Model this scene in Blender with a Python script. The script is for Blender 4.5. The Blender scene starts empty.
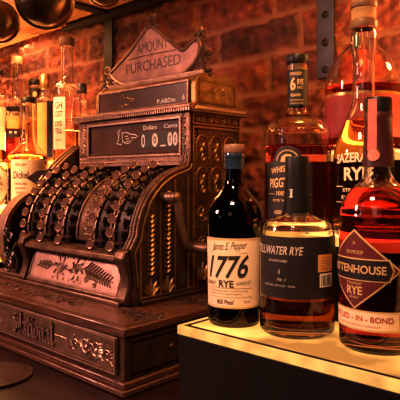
import bpy, bmesh, math, random
from math import sin, cos, pi, sqrt, atan2, radians
from mathutils import Vector, Matrix, noise
random.seed(7)
SC = bpy.context.scene
C = SC.collection
ZC = 0.325                      # camera height above the bar counter (counter top is z = 0)

# ------------------------------------------------------------------ helpers
def ray(px, b):
    """ground-plan position (x, y, depth) of a spot seen in photo column px on the line y = b"""
    t = (px - 200.0) / 553.0
    Y = b / (0.678 * t + 0.735)
    return Y * (0.735 * t - 0.678), b, Y
def zat(py, Y): return ZC - (py - 178.0) / 553.0 * Y

def nodes(name):
    m = bpy.data.materials.new(name); m.use_nodes = True
    nt = m.node_tree; b = nt.nodes['Principled BSDF']
    return m, nt, b
def setp(b, **k):
    for n, v in k.items():
        b.inputs[n].default_value = v
def col4(c): return (c[0], c[1], c[2], 1.0)

def mat(name, base, rough=.5, metal=0., var=.35, scale=30., bump=0., bscale=120., spec=.5, coat=0., base2=None, ao=0., stretch=(1,1,1)):
    m, nt, b = nodes(name)
    tc = nt.nodes.new('ShaderNodeTexCoord'); mp = nt.nodes.new('ShaderNodeMapping')
    mp.inputs['Scale'].default_value = stretch
    nt.links.new(tc.outputs['Object'], mp.inputs['Vector'])
    n = nt.nodes.new('ShaderNodeTexNoise'); n.inputs['Scale'].default_value = scale; n.inputs['Detail'].default_value = 5
    nt.links.new(mp.outputs['Vector'], n.inputs['Vector'])
    r = nt.nodes.new('ShaderNodeValToRGB')
    d = base2 if base2 else tuple(c * (1 - var) for c in base)
    r.color_ramp.elements[0].position = .32; r.color_ramp.elements[1].position = .68
    r.color_ramp.elements[0].color = col4(d); r.color_ramp.elements[1].color = col4(base)
    nt.links.new(n.outputs['Fac'], r.inputs['Fac'])
    out = r.outputs['Color']
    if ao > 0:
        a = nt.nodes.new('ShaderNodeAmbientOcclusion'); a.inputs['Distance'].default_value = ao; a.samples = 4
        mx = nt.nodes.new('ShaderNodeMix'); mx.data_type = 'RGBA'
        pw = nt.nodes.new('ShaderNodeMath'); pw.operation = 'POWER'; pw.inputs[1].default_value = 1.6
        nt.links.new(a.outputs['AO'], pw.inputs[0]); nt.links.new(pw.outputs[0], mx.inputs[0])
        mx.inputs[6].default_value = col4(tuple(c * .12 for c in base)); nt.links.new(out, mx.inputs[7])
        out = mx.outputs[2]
    nt.links.new(out, b.inputs['Base Color'])
    setp(b, Roughness=rough, Metallic=metal)
    b.inputs['Specular IOR Level'].default_value = spec
    b.inputs['Coat Weight'].default_value = coat
    if bump > 0:
        n2 = nt.nodes.new('ShaderNodeTexNoise'); n2.inputs['Scale'].default_value = bscale; n2.inputs['Detail'].default_value = 4
        nt.links.new(mp.outputs['Vector'], n2.inputs['Vector'])
        bp = nt.nodes.new('ShaderNodeBump'); bp.inputs['Strength'].default_value = bump; bp.inputs['Distance'].default_value = .003
        nt.links.new(n2.outputs['Fac'], bp.inputs['Height']); nt.links.new(bp.outputs['Normal'], b.inputs['Normal'])
    return m

def glass(name, tint=(1, 1, 1), rough=.0, ior=1.45):
    m, nt, b = nodes(name)
    n = nt.nodes.new('ShaderNodeTexNoise'); n.inputs['Scale'].default_value = 14
    tc = nt.nodes.new('ShaderNodeTexCoord'); nt.links.new(tc.outputs['Object'], n.inputs['Vector'])
    r = nt.nodes.new('ShaderNodeValToRGB')
    r.color_ramp.elements[0].color = col4(tuple(c * .93 for c in tint)); r.color_ramp.elements[1].color = col4(tint)
    nt.links.new(n.outputs['Fac'], r.inputs['Fac']); nt.links.new(r.outputs['Color'], b.inputs['Base Color'])
    setp(b, Roughness=rough, IOR=ior)
    b.inputs['Transmission Weight'].default_value = 1.0
    return m

def emit(name, c, s, var=.25, scale=9., base=(.14, .075, .03)):
    m, nt, b = nodes(name)
    tc = nt.nodes.new('ShaderNodeTexCoord'); n = nt.nodes.new('ShaderNodeTexNoise'); n.inputs['Scale'].default_value = scale
    nt.links.new(tc.outputs['Object'], n.inputs['Vector'])
    mr = nt.nodes.new('ShaderNodeMapRange'); mr.inputs[1].default_value = .36; mr.inputs[2].default_value = .66; mr.inputs[3].default_value = s * (1 - var); mr.inputs[4].default_value = s * (1 + var)
    nt.links.new(n.outputs['Fac'], mr.inputs[0]); nt.links.new(mr.outputs[0], b.inputs['Emission Strength'])
    setp(b, Roughness=.5); b.inputs['Specular IOR Level'].default_value = .25; b.inputs['Base Color'].default_value = col4(base)
    b.inputs['Emission Color'].default_value = col4(c)
    return m

class MB:
    def __init__(s): s.v = []; s.f = []
    def add(s, vs, fs, M=None):
        o = len(s.v)
        s.v += [tuple(M @ Vector(p)) if M else tuple(p) for p in vs]
        s.f += [tuple(i + o for i in f) for f in fs]
        return s
    def box(s, x0, x1, y0, y1, z0, z1, M=None):
        v = [(x, y, z) for z in (z0, z1) for y in (y0, y1) for x in (x0, x1)]
        return s.add(v, [(0,2,3,1),(4,5,7,6),(0,1,5,4),(2,6,7,3),(0,4,6,2),(1,3,7,5)], M)
    def lathe(s, prof, n=48, M=None, ang=None):
        """prof: (radius, height) from bottom up, outside"""
        vs = []; fs = []; m = len(prof)
        for i in range(n):
            a = 2 * pi * i / n
            for r, z in prof: vs.append((r * cos(a), r * sin(a), z))
        for i in range(n):
            j = (i + 1) % n
            for k in range(m - 1):
                fs.append((i*m+k, j*m+k, j*m+k+1, i*m+k+1))
        return s.add(vs, fs, M)
    def tube(s, pts, r, n=8, M=None, closed=False, cap=True):
        P = [Vector(p) for p in pts]; m = len(P)
        rr = r if isinstance(r, (list, tuple)) else [r] * m
        vs = []; fs = []; up = None
        for i, p in enumerate(P):
            if closed: d = P[(i+1) % m] - P[i-1]
            else: d = P[min(i+1, m-1)] - P[max(i-1, 0)]
            d = d.normalized() if d.length > 1e-9 else Vector((0,0,1))
            if up is None:
                up = Vector((0,0,1)) if abs(d.z) < .9 else Vector((1,0,0))
            u = (up - d * up.dot(d))
            if u.length < 1e-6: u = d.orthogonal()
            u.normalize(); up = u; w = d.cross(u)
            for k in range(n):
                a = 2 * pi * k / n
                vs.append(p + (u * cos(a) + w * sin(a)) * rr[i])
        for i in range(m if closed else m - 1):
            j = (i + 1) % m
            for k in range(n):
                l = (k + 1) % n
                fs.append((i*n+k, i*n+l, j*n+l, j*n+k))
        if cap and not closed:
            fs.append(tuple(range(n-1, -1, -1))); fs.append(tuple((m-1)*n + k for k in range(n)))
        return s.add(vs, fs, M)
    def prism(s, poly, d0, d1, M=None):
        """polygon in (u, v) extruded along w from d0 to d1"""
        n = len(poly)
        vs = [(u, v, d0) for u, v in poly] + [(u, v, d1) for u, v in poly]
        fs = [tuple(range(n-1, -1, -1)), tuple(range(n, 2*n))] + [(i, (i+1) % n, n+(i+1) % n, n+i) for i in range(n)]
        return s.add(vs, fs, M)
    def ball(s, c, r, M=None, n=8, sx=1, sy=1, sz=1):
        vs = []; fs = []
        for i in range(n//2 + 1):
            t = pi * i / (n//2)
            for k in range(n):
                a = 2*pi*k/n
                vs.append((c[0]+r*sx*sin(t)*cos(a), c[1]+r*sy*sin(t)*sin(a), c[2]-r*sz*cos(t)))
        for i in range(n//2):
            for k in range(n):
                l = (k+1) % n
                fs.append((i*n+k, i*n+l, (i+1)*n+l, (i+1)*n+k))
        return s.add(vs, fs, M)
    def build(s, name, material, parent=None, bevel=0., smooth=35, off=None):
        if parent is not None and off is None: off = wloc(parent)
        off = off or Vector((0,0,0))
        me = bpy.data.meshes.new(name)
        me.from_pydata([(v[0]-off[0], v[1]-off[1], v[2]-off[2]) for v in s.v], [], s.f)
        bm = bmesh.new(); bm.from_mesh(me)
        bmesh.ops.remove_doubles(bm, verts=bm.verts, dist=1e-6)
        bmesh.ops.recalc_face_normals(bm, faces=bm.faces)
        bm.to_mesh(me); bm.free()
        if smooth:
            for p in me.polygons: p.use_smooth = True
            me.set_sharp_from_angle(angle=radians(smooth))
        me.materials.append(material)
        o = bpy.data.objects.new(name, me); C.objects.link(o)
        if parent is not None: o.parent = parent
        if bevel:
            bv = o.modifiers.new('bevel', 'BEVEL'); bv.width = bevel; bv.segments = 2; bv.limit_method = 'ANGLE'; bv.angle_limit = radians(40)
        return o

def wloc(o):
    v = Vector((0,0,0))
    while o is not None:
        v += Vector(o.location); o = o.parent
    return v
def tag(o, label, cat, group=None, kind=None):
    if label: o['label'] = label
    if cat: o['category'] = cat
    if group: o['group'] = group
    if kind: o['kind'] = kind
    return o
def thing(name, label, cat, loc, group=None):
    o = bpy.data.objects.new(name, None); C.objects.link(o); o.location = loc; o.empty_display_size = .02
    return tag(o, label, cat, group)

_tc = {}
def text2d(s, size=1., shear=0., bold=0., xs=1., space=1., align='CENTER'):
    """flat lettering as (verts2d, faces), centred on the origin"""
    key = (s, shear, bold, space)
    if key not in _tc:
        cu = bpy.data.curves.new('lettering', 'FONT'); cu.body = s; cu.size = 1; cu.shear = shear; cu.offset = bold
        cu.space_character = space; cu.resolution_u = 3
        o = bpy.data.objects.new('lettering', cu); C.objects.link(o)
        dg = bpy.context.evaluated_depsgraph_get(); dg.update()
        me = bpy.data.meshes.new_from_object(o.evaluated_get(dg))
        _tc[key] = ([(v.co.x, v.co.y) for v in me.vertices], [tuple(p.vertices) for p in me.polygons])
        bpy.data.objects.remove(o); bpy.data.curves.remove(cu); bpy.data.meshes.remove(me)
    v, f = _tc[key]
    if not v: return [], []
    x0 = min(p[0] for p in v); x1 = max(p[0] for p in v); y0 = min(p[1] for p in v); y1 = max(p[1] for p in v)
    cx = (x0+x1)/2; cy = (y0+y1)/2
    k = size / max(1e-6, (y1 - y0))         # size = height of the drawn letters
    return [((p[0]-cx)*k*xs, (p[1]-cy)*k) for p in v], f
def textw(s, w, h, **k):
    v, f = text2d(s, size=h, **k)
    ww = max(p[0] for p in v) - min(p[0] for p in v)
    return [(p[0]*w/ww, p[1]) for p in v], f

# planar frame: u, v along the face, w outward
def plane(o, u, v):
    u = Vector(u).normalized(); v = Vector(v).normalized(); w = u.cross(v)
    M = Matrix.Identity(4)
    for i in range(3):
        M[i][0] = u[i]; M[i][1] = v[i]; M[i][2] = w[i]; M[i][3] = o[i]
    return M

# ---- relief ornament drawn with half-sunk scrolls, leaves and beads
def spiral(mb, M, cx, cy, r, turns=1.4, d=1, a0=0., t=.0014, n=22):
    pts = []
    for i in range(n):
        f = i/(n-1); a = a0 + d*turns*2*pi*f; q = r*(1-.85*f)
        pts.append((cx+q*cos(a), cy+q*sin(a), t*.35))
    mb.tube(pts, [t*(1-.35*i/(n-1)) for i in range(n)], 6, M)
def leaf(mb, M, x, y, L, a, w=.35, h=.0016):
    vs = []; n = 7
    for i in range(n):
        f = i/(n-1); q = w*L*sin(pi*min(.999, f*.92+.06))*.5
        ux, uy = cos(a)*L*f, sin(a)*L*f
        bx_, by_ = -sin(a)*q, cos(a)*q
        vs += [(x+ux+bx_, y+uy+by_, 0), (x+ux, y+uy, h), (x+ux-bx_, y+uy-by_, 0)]
    fs = []
    for i in range(n-1):
        fs += [(3*i, 3*i+1, 3*i+4, 3*i+3), (3*i+1, 3*i+2, 3*i+5, 3*i+4)]
    mb.add(vs, fs, M)
def ornament(mb, M, cx, cy, L, H, t=.0013, seed=1):
    """symmetrical foliate scroll, L long and H high"""
    rn = random.Random(seed)
    for s in (-1, 1):
        n = max(2, int(L/2/(H*.55)))
        for k in range(n):
            x = cx + s*(k+.5)*L/2/n; q = H*.36*(1-.45*k/n)
            up = 1 if k % 2 == 0 else -1
            spiral(mb, M, x, cy+up*H*.08, q, 1.5, s*up, rn.random()*.4+(pi if s > 0 else 0), t)
            for j in range(5):
                a = rn.uniform(-.5, .5)+(0 if s > 0 else pi)+up*(.5-j*.3)
                leaf(mb, M, x+s*q*.3, cy+up*H*.08-up*q*.5*(j-2)/2, H*rn.uniform(.3, .48)*(1-.3*k/n), a, .4, t*1.4)
            for j in range(3):
                mb.ball((x+s*q*.2*j, cy-up*H*(.34-.05*j), 0), t*1.5, M, 6)
    spiral(mb, M, cx, cy, H*.24, 1, 1, 0, t*1.1)
    mb.ball((cx, cy, 0), H*.1, M, 8, 1, 1, .5)
    for j in range(8):
        leaf(mb, M, cx+H*.2*cos(j*pi/4), cy+H*.2*sin(j*pi/4), H*.26, j*pi/4, .6, t*1.4)
def frame(mb, M, u0, u1, v0, v1, w=.004, h=.003):
    for a in ((u0, u1, v0, v0+w), (u0, u1, v1-w, v1), (u0, u0+w, v0+w, v1-w), (u1-w, u1, v0+w, v1-w)):
        mb.box(a[0], a[1], a[2], a[3], -h*.5, h, M)
def beads(mb, M, u0, v0, u1, v1, n, r):
    for i in range(n):
        f = i/(n-1) if n > 1 else 0
        mb.ball((u0+(u1-u0)*f, v0+(v1-v0)*f, r*.2), r, M, 6)
def rope(mb, M, u0, v0, u1, v1, n, r):
    L = sqrt((u1-u0)**2+(v1-v0)**2); ax = atan2(v1-v0, u1-u0)
    for i in range(n):
        f = (i+.5)/n; x = u0+(u1-u0)*f; y = v0+(v1-v0)*f; a = ax+pi/4
        mb.tube([(x-r*cos(a), y-r*sin(a), r*.15), (x+r*cos(a), y+r*sin(a), r*.15)], r*.42, 6, M)

# ------------------------------------------------------------------ materials
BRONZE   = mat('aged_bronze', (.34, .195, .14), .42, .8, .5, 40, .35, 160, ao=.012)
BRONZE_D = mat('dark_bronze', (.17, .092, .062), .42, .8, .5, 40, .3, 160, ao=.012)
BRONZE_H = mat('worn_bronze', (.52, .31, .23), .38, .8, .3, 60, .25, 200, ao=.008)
BRONZE_P = mat('lit_panel_bronze', (.50, .29, .24), .42, .75, .35, 50, .25, 200, ao=.008)  # lighter bronze: brightness of the light-facing panel put into its colour
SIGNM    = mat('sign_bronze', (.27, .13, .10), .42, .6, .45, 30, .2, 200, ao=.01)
BRONZE_G = mat('amber_lit_bronze', (.42, .23, .10), .42, .8, .45, 40, .3, 160, ao=.012)  # amber light on the side and cap is put into this bronze
KEYDARK  = mat('blackened_steel', (.07, .05, .045), .35, .8, .4, 50, .1, 200)
KEYTOP   = mat('key_cap_rim', (.50, .28, .20), .3, .8, .4, 90)
KEYFACE  = mat('key_face', (.12, .045, .03), .7, 0, .5, 60, spec=.2)
WOODP    = mat('polished_plinth_wood', (.17, .065, .034), .32, .25, .6, 25, .2, 90, coat=.25, base2=(.055, .02, .011), stretch=(1, 8, 8))
INLAY    = mat('dark_inlay', (.065, .030, .022), .4, .3, .4, 60)
COUNTER  = mat('dark_counter_wood', (.020, .005, .004), .45, 0, .5, 14, .1, 60, spec=.3, base2=(.008, .002, .002), stretch=(1, 7, 1))
COASTER  = mat('brown_leather', (.034, .009, .006), .5, 0, .45, 60, .4, 240)
SHELFW   = mat('rough_pine', (.62, .30, .12), .6, 0, .4, 9, .3, 40, base2=(.36, .14, .05), stretch=(1, 9, 9))
STEEL    = mat('blued_steel', (.075, .072, .085), .5, .85, .3, 30, .15, 120)
STEELD   = mat('black_iron', (.03, .025, .025), .5, .7, .3, 30)
BRASS    = mat('tarnished_brass', (.36, .22, .12), .3, .95, .65, 22, .5, 55, base2=(.10, .06, .04))
BLACKBOX = mat('black_lacquer', (.008, .005, .005), .5, 0, .3, 40, .05, 300, spec=.25)
TIER_R   = emit('lit_acrylic_warm', (1., .44, .10), 1.0, .62, 13, base=(.10, .045, .015))
TIER_R2  = emit('lit_acrylic_mid', (1., .42, .12), 2.6)
TIER_R3  = emit('lit_acrylic_deep', (1., .38, .10), 20.)
TIER_L   = emit('lit_acrylic_amber', (1., .42, .14), 3.2)
TIER_L3  = emit('lit_acrylic_orange', (1., .40, .13), 15.)
EDGE     = emit('acrylic_edge', (1., .48, .12), .8, .3, 30)
EDGE_L   = emit('acrylic_edge_amber', (1., .42, .09), 1.6, .3, 30)
CLEAR    = glass('clear_glass', (1, .99, .97))
CLEARW   = glass('warm_glass', (1, .95, .86))
DARKGL   = glass('brown_bottle_glass', (.13, .06, .02))
WINDOWGL = mat('reflection_tinted_window', (.105, .052, .042), .28, .1, .45, 10, coat=.5)  # dark window glass with a pinkish reflection put into its base colour
WHITE    = mat('ivory_paint', (.85, .72, .64), .6, 0, .2, 60)
BLACK    = mat('black_paint', (.015, .013, .012), .5, 0, .2, 60)
CAPBLK   = mat('black_closure', (.010, .008, .008), .42, 0, .3, 80, spec=.3)
WRAPBLUE = mat('blue_black_neck_wrap', (.035, .065, .13), .18, .4, .4, 60, coat=.8)
CAPWOOD  = mat('stained_wood_cap', (.22, .10, .06), .5, 0, .4, 40, stretch=(1, 1, 6))
CAPRED   = mat('maroon_capsule', (.075, .018, .02), .35, 0, .4, 40)
STRIPRED = mat('rose_paper_strip', (.62, .13, .11), .6, 0, .3, 60)
CORK     = mat('cork', (.55, .30, .14), .8, 0, .4, 80)
PAPER    = mat('cream_label_paper', (.92, .66, .46), .75, 0, .12, 30)
PAPERW   = mat('white_label_paper', (.92, .80, .66), .75, 0, .1, 30)
PAPERG   = mat('gold_label_ink', (.80, .52, .24), .5, .2, .25, 60)
INK      = mat('black_label_ink', (.018, .013, .012), .7, 0, .2, 60)
LABELBLK = mat('black_label_paper', (.016, .010, .011), .5, 0, .3, 40)
LABELMAR = mat('maroon_label_paper', (.13, .014, .018), .55, 0, .25, 40)
LABELRED = mat('red_label_paper', (.26, .024, .03), .6, 0, .25, 40)
LABELORG = mat('orange_label_ink', (.85, .36, .10), .6, 0, .2, 40)
LABELNAV = mat('navy_label_paper', (.03, .035, .08), .5, 0, .2, 40)
SILVERINK= mat('silver_label_ink', (.72, .58, .50), .45, .3, .25, 60)
REDINK   = mat('red_label_ink', (.45, .05, .04), .6, 0, .2, 60)
FOIL     = mat('gold_foil_capsule', (.75, .45, .18), .3, .8, .4, 60)
BLUECAP  = mat('slate_blue_capsule', (.08, .09, .13), .3, .5, .3, 60)
TAN      = mat('pale_wood_stopper', (.72, .48, .28), .6, 0, .3, 60)
def whisky(name, c): return glass(name, c, 0, 1.36)
W_AMBER  = whisky('amber_whiskey', (1., .55, .20))
W_DEEP   = whisky('deep_amber_whiskey', (.42, .10, .025))
W_RED    = whisky('red_whiskey', (.55, .05, .055))
W_ROSE   = whisky('rosy_whiskey', (.72, .13, .10))
W_PALE   = whisky('pale_whiskey', (1., .74, .46))
W_GOLD   = whisky('golden_whiskey', (.86, .34, .09))
W_BLACK  = whisky('dark_whiskey', (.22, .07, .02))

# ------------------------------------------------------------------ the setting
def brick_wall():
    import numpy as np
    x0, x1, z0, z1, st = -2.6, .75, -.9, 1.55, .0052
    nx = int((x1-x0)/st); nz = int((z1-z0)/st)
    CH, BL, J = .0865, .245, .0058
    # fine grid only where seen; a coarse one below the counter
    zs = np.concatenate([np.arange(-.9, .15, .05), np.arange(.15, .86, st), np.arange(.87, 1.56, .05)])
    xs = np.arange(x0, x1, st); nx = len(xs); nz = len(zs)
    vs = []; cols = []
    for z in zs:
        wz = z - .012
        for x in xs:
            wob = noise.noise(Vector((x*9, z*9, 3.)))*.009+noise.noise(Vector((x*40, z*40, 4.)))*.004
            wob2 = noise.noise(Vector((x*7+9, z*7, 8.)))*.009+noise.noise(Vector((x*40, z*40, 9.)))*.004
            zz = wz + wob; row = math.floor(zz/CH)
            xx = x + wob2 + (BL/2 if row % 2 else 0) + .017*((row*37) % 5)
            c = math.floor(xx/BL)
            du = min(xx-c*BL, (c+1)*BL-xx); dv = min(zz-row*CH, (row+1)*CH-zz)
            d = min(du, dv) - J*(1+.35*noise.noise(Vector((x*22, z*22, 1.))))
            f = max(0., min(1., d/.007+.15)); f = f*f*(3-2*f)
            h = hash((row*131+c*17) % 1009); rr = random.Random(row*1009+c*7)
            prot = rr.uniform(-.004, .006); tone = rr.random()
            rough = noise.fractal(Vector((x*38, z*38, 5.)), 1., 2., 4)*.011
            y = 1.08 - f*(.0075+prot+rough) - (1-f)*noise.fractal(Vector((x*60, z*60, 2.)), 1., 2., 2)*.0015
            vs.append((x, y, z)); cols.append((f, tone, 0, 1))
    fs = [(j*nx+i, j*nx+i+1, (j+1)*nx+i+1, (j+1)*nx+i) for j in range(nz-1) for i in range(nx-1)]
    me = bpy.data.meshes.new('wall_back'); me.from_pydata(vs, [], fs)
    for p in me.polygons: p.use_smooth = True
    ca = me.color_attributes.new('brick', 'FLOAT_COLOR', 'POINT')
    ca.data.foreach_set('color', [q for c in cols for q in c])
    m, nt, b = nodes('red_brick')
    at = nt.nodes.new('ShaderNodeAttribute'); at.attribute_name = 'brick'
    sp = nt.nodes.new('ShaderNodeSeparateColor'); nt.links.new(at.outputs['Color'], sp.inputs[0])
    tone = nt.nodes.new('ShaderNodeValToRGB')
    tone.color_ramp.elements[0].color = (.11, .024, .018, 1); tone.color_ramp.elements[1].color = (.36, .085, .048, 1)
    nt.links.new(sp.outputs[1], tone.inputs['Fac'])
    tc = nt.nodes.new('ShaderNodeTexCoord'); n = nt.nodes.new('ShaderNodeTexNoise'); n.inputs['Scale'].default_value = 28; n.inputs['Detail'].default_value = 6
    nt.links.new(tc.outputs['Object'], n.inputs['Vector'])
    sr = nt.nodes.new('ShaderNodeValToRGB'); sr.color_ramp.elements[0].position = .35; sr.color_ramp.elements[1].position = .7
    sr.color_ramp.elements[0].color = (.38, .32, .3, 1); sr.color_ramp.elements[1].color = (1.15, 1.1, 1.05, 1)
    nt.links.new(n.outputs['Fac'], sr.inputs['Fac'])
    mu = nt.nodes.new('ShaderNodeMix'); mu.data_type = 'RGBA'; mu.blend_type = 'MULTIPLY'; mu.inputs[0].default_value = 1
    nt.links.new(tone.outputs['Color'], mu.inputs[6]); nt.links.new(sr.outputs['Color'], mu.inputs[7])
    mx = nt.nodes.new('ShaderNodeMix'); mx.data_type = 'RGBA'
    nt.links.new(sp.outputs[0], mx.inputs[0]); mx.inputs[6].default_value = (.30, .115, .07, 1); nt.links.new(mu.outputs[2], mx.inputs[7])
    nt.links.new(mx.outputs[2], b.inputs['Base Color']); setp(b, Roughness=.72)
    n2 = nt.nodes.new('ShaderNodeTexNoise'); n2.inputs['Scale'].default_value = 160; n2.inputs['Detail'].default_value = 4
    nt.links.new(tc.outputs['Object'], n2.inputs['Vector'])
    bp = nt.nodes.new('ShaderNodeBump'); bp.inputs['Strength'].default_value = .5; bp.inputs['Distance'].default_value = .003
    nt.links.new(n2.outputs['Fac'], bp.inputs['Height']); nt.links.new(bp.outputs['Normal'], b.inputs['Normal'])
    me.materials.append(m)
    o = bpy.data.objects.new('wall_back', me); C.objects.link(o); o['kind'] = 'structure'
    o['label'] = 'old red brick wall with pale mortar joints behind the bar'
brick_wall()

ct = MB().box(-2.6, .75, -.25, 1.062, -.045, 0).build('bar_counter', COUNTER, None, .004)
tag(ct, 'dark red-brown wooden bar counter under the cash register', 'counter', kind='structure')
cb = MB().box(-2.6, .75, -.1, 1.06, -.9, -.045).build('counter_front', COUNTER, ct)
fl = MB().box(-2.6, .75, -2.6, 1.062, -.93, -.9).build('floor', COUNTER); fl['kind'] = 'structure'; fl['label'] = 'dark floor of the bar'

cs = MB().lathe([(0, 0), (.059, 0), (.061, .002), (.061, .0035), (.058, .0045), (.054, .0036), (0, .0036)], 56,
                Matrix.Translation((-.862, .437, .0005))).build('coaster', COASTER)
tag(cs, 'flat round brown coaster lying on the counter in front of the cash register', 'coaster')

# shelf over the register, with steel straps and hanging pans
sh = MB().box(-2.6, .75, .60, 1.066, .835, .872).build('wooden_shelf', SHELFW, None, .003)
tag(sh, 'pale rough wooden shelf board mounted high on the brick wall', 'shelf')

def bracket(x, zl, m, label, w=.021):
    t = thing('shelf_bracket', label, 'bracket', (x, 1.066, .83), 'steel straps that carry the shelf')
    MB().box(x-w, x+w, 1.058, 1.066, zl, .834).build('wall_strap', m, t, .0012)
    MB().box(x-w, x+w, .70, 1.058, .826, .834).build('shelf_arm', m, t, .0012)
    for z in (.355, .42, .485, .56, .66, .76):
        if z > zl - .0:
            MB().lathe([(0, 0), (.0072, 0), (.0072, .0012), (.005, .0028), (0, .0032)], 14,
                   Matrix.Translation((x, 1.058, z)) @ Matrix.Rotation(pi/2, 4, 'X')).build('screw', STEELD, t)
    return t
xb, yb, Yb = ray(326, 1.062); zl = zat(78, Yb)
b1 = thing('shelf_bracket', 'grey steel strap bracket with screw holes hanging above the whiskey bottles', 'bracket', (xb, 1.066, .83), 'steel straps that carry the shelf')
MB().box(xb-.0205, xb+.0205, 1.058, 1.066, zl, .834).build('wall_strap', STEEL, b1, .0012)
MB().box(xb-.0205, xb+.0205, .70, 1.058, .826, .834).build('shelf_arm', STEEL, b1, .0012)
for py in (15, 43, 70):
    MB().lathe([(0, 0), (.0085, 0), (.0085, .0012), (.006, .003), (0, .0032)], 16,
           Matrix.Translation((xb, 1.0585, zat(py, Yb))) @ Matrix.Rotation(pi/2, 4, 'X')).build('screw', STEELD, b1)
xb, yb, Yb = ray(109, 1.062)
b2 = thing('shelf_bracket', 'black iron strap bracket behind the crown sign of the cash register', 'bracket', (xb, 1.066, .83), 'steel straps that carry the shelf')
MB().box(xb-.0195, xb+.0195, 1.058, 1.066, zat(100, Yb), .834).build('wall_strap', STEELD, b2, .0012)
MB().box(xb-.0195, xb+.0195, .70, 1.058, .826, .834).build('shelf_arm', STEELD, b2, .0012)
MB().box(xb-.22, xb+.32, 1.035, 1.064, .812, .826).build('ledger_bar', STEELD, b2, .0012)

def pan(px, py, rpx, b, label, tilt):
    x, y, Y = ray(px, b); z = zat(py, Y); r = rpx*Y/553
    t = thing('hanging_pan', label, 'pan', (x, y, z), 'brass pans hanging under the shelf')
    # dome axis points to the viewer and slightly down
    ax = Vector((-x*.9, -y*.9, -.28 - tilt)).normalized()
    q = ax.to_track_quat('Z', 'Y').to_matrix().to_4x4()
    M = Matrix.Translation((x, y, z)) @ q
    d = r*.62
    prof = [(0, d)]
    for i in range(1, 15):
        a = pi/2*i/14; prof.append((r*.93*sin(a)**.9, d*cos(a)**.8))
    prof += [(r*.97, -.001), (r, -.003), (r*.985, -.007), (r*.93, -.006)]
    for i in range(13, -1, -1):
        a = pi/2*i/14; prof.append((r*.90*sin(a)**.9, (d-.003)*cos(a)**.8-.002))
    MB().lathe(prof, 56, M).build('bowl', BRASS, t, smooth=60)
    pts = [(r*cos(a), r*sin(a), -.0035) for a in [2*pi*i/48 for i in range(48)]]
    MB().tube(pts, .0032, 8, M, closed=True).build('rolled_rim', BRASS, t)
    # hanging handle and hook up to the shelf board
    top = M @ Vector((0, 0, -.004)); top = Vector((x, y, z)) + Vector((0, 0, r*.97)) - ax*.004
    MB().tube([top-Vector((0,0,.012)), top+Vector((0,0,.25*(.83-top.z))), (top.x, top.y, .806)], .0035, 8).build('handle', BRASS, t)
    ring = [(top.x+.009*cos(a), top.y, .812+.009*sin(a)) for a in [2*pi*i/20 for i in range(20)]]
    MB().tube(ring, .002, 6, closed=True).build('hanging_ring', BRASS, t)
    MB().tube([(top.x, top.y, .812), (top.x+.002, top.y, .82), (top.x, top.y, .8355)], .002, 6).build('hook', STEELD, t)
    return t
pan(45, 0, 28, .66, 'largest dark brass pan hanging under the shelf, hammered bottom facing out', 0)
pan(-2, 22, 20, .66, 'dark round pan hanging at the far left under the shelf, cut by the photo edge', .05)
pan(104, -11.5, 17.5, .68, 'small brass pan hanging above the crown sign, only its shiny bottom showing', .25)

# ------------------------------------------------------------------ lit stepped displays
def display(name, label, x0, x1, ys, zs, tops, edge):
    t = thing(name, label, 'display stand', ((x0+x1)/2, ys[0], 0), 'stepped lit bottle displays')
    mb = MB(); T = .012
    n = len(zs)
    for i in range(n):
        MB().box(x0, x1, ys[i]+(.0002 if i else 0), ys[i+1], .001, zs[i]-T).build('step', BLACKBOX, t, .0015)
    for i in range(n):
        y0, y1 = ys[i], ys[i+1]
        if i < n-1: y1 = ys[i+1]
        # frosted acrylic: glowing sheet framed by a dull edge
        MB().box(x0+.012, x1-.012, y0+.013, y1-.002, zs[i]-T, zs[i]-.0006).build('light_panel', tops[i], t)
        e = MB()
        e.box(x0-.001, x1+.001, y0-.001, y0+.0045, zs[i]-T, zs[i])
        e.box(x0-.001, x0+.0045, y0+.0045, y1-.001, zs[i]-T, zs[i])
        e.box(x1-.0045, x1+.001, y0+.0045, y1-.001, zs[i]-T, zs[i])
        e.build('acrylic_edge', edge, t, .001)
        g = MB()
        g.box(x0+.0045, x1-.0045, y0+.0045, y0+.013, zs[i]-T, zs[i]-.0008)
        g.box(x0+.0045, x0+.012, y0+.013, y1-.001, zs[i]-T, zs[i]-.0008)
        g.box(x1-.012, x1-.0045, y0+.013, y1-.001, zs[i]-T, zs[i]-.0008)
        g.build('inner_border', BLACKBOX, t)
    return t
T1, T2, T3 = .125, .241, .365
display('bottle_display', 'black stepped stand with glowing yellow top under the whiskey bottles on the right', -.532, .42, (.533, .70, .83, .985), (T1, T2, T3), (TIER_R, TIER_R2, TIER_R3), EDGE)
display('bottle_display', 'amber-lit stepped bottle stand behind the left end of the cash register', -2.35, -1.318, (.60, .715, .88, 1.058), (T1, T2, T3), (TIER_L, TIER_L, TIER_L3), EDGE_L)

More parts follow.
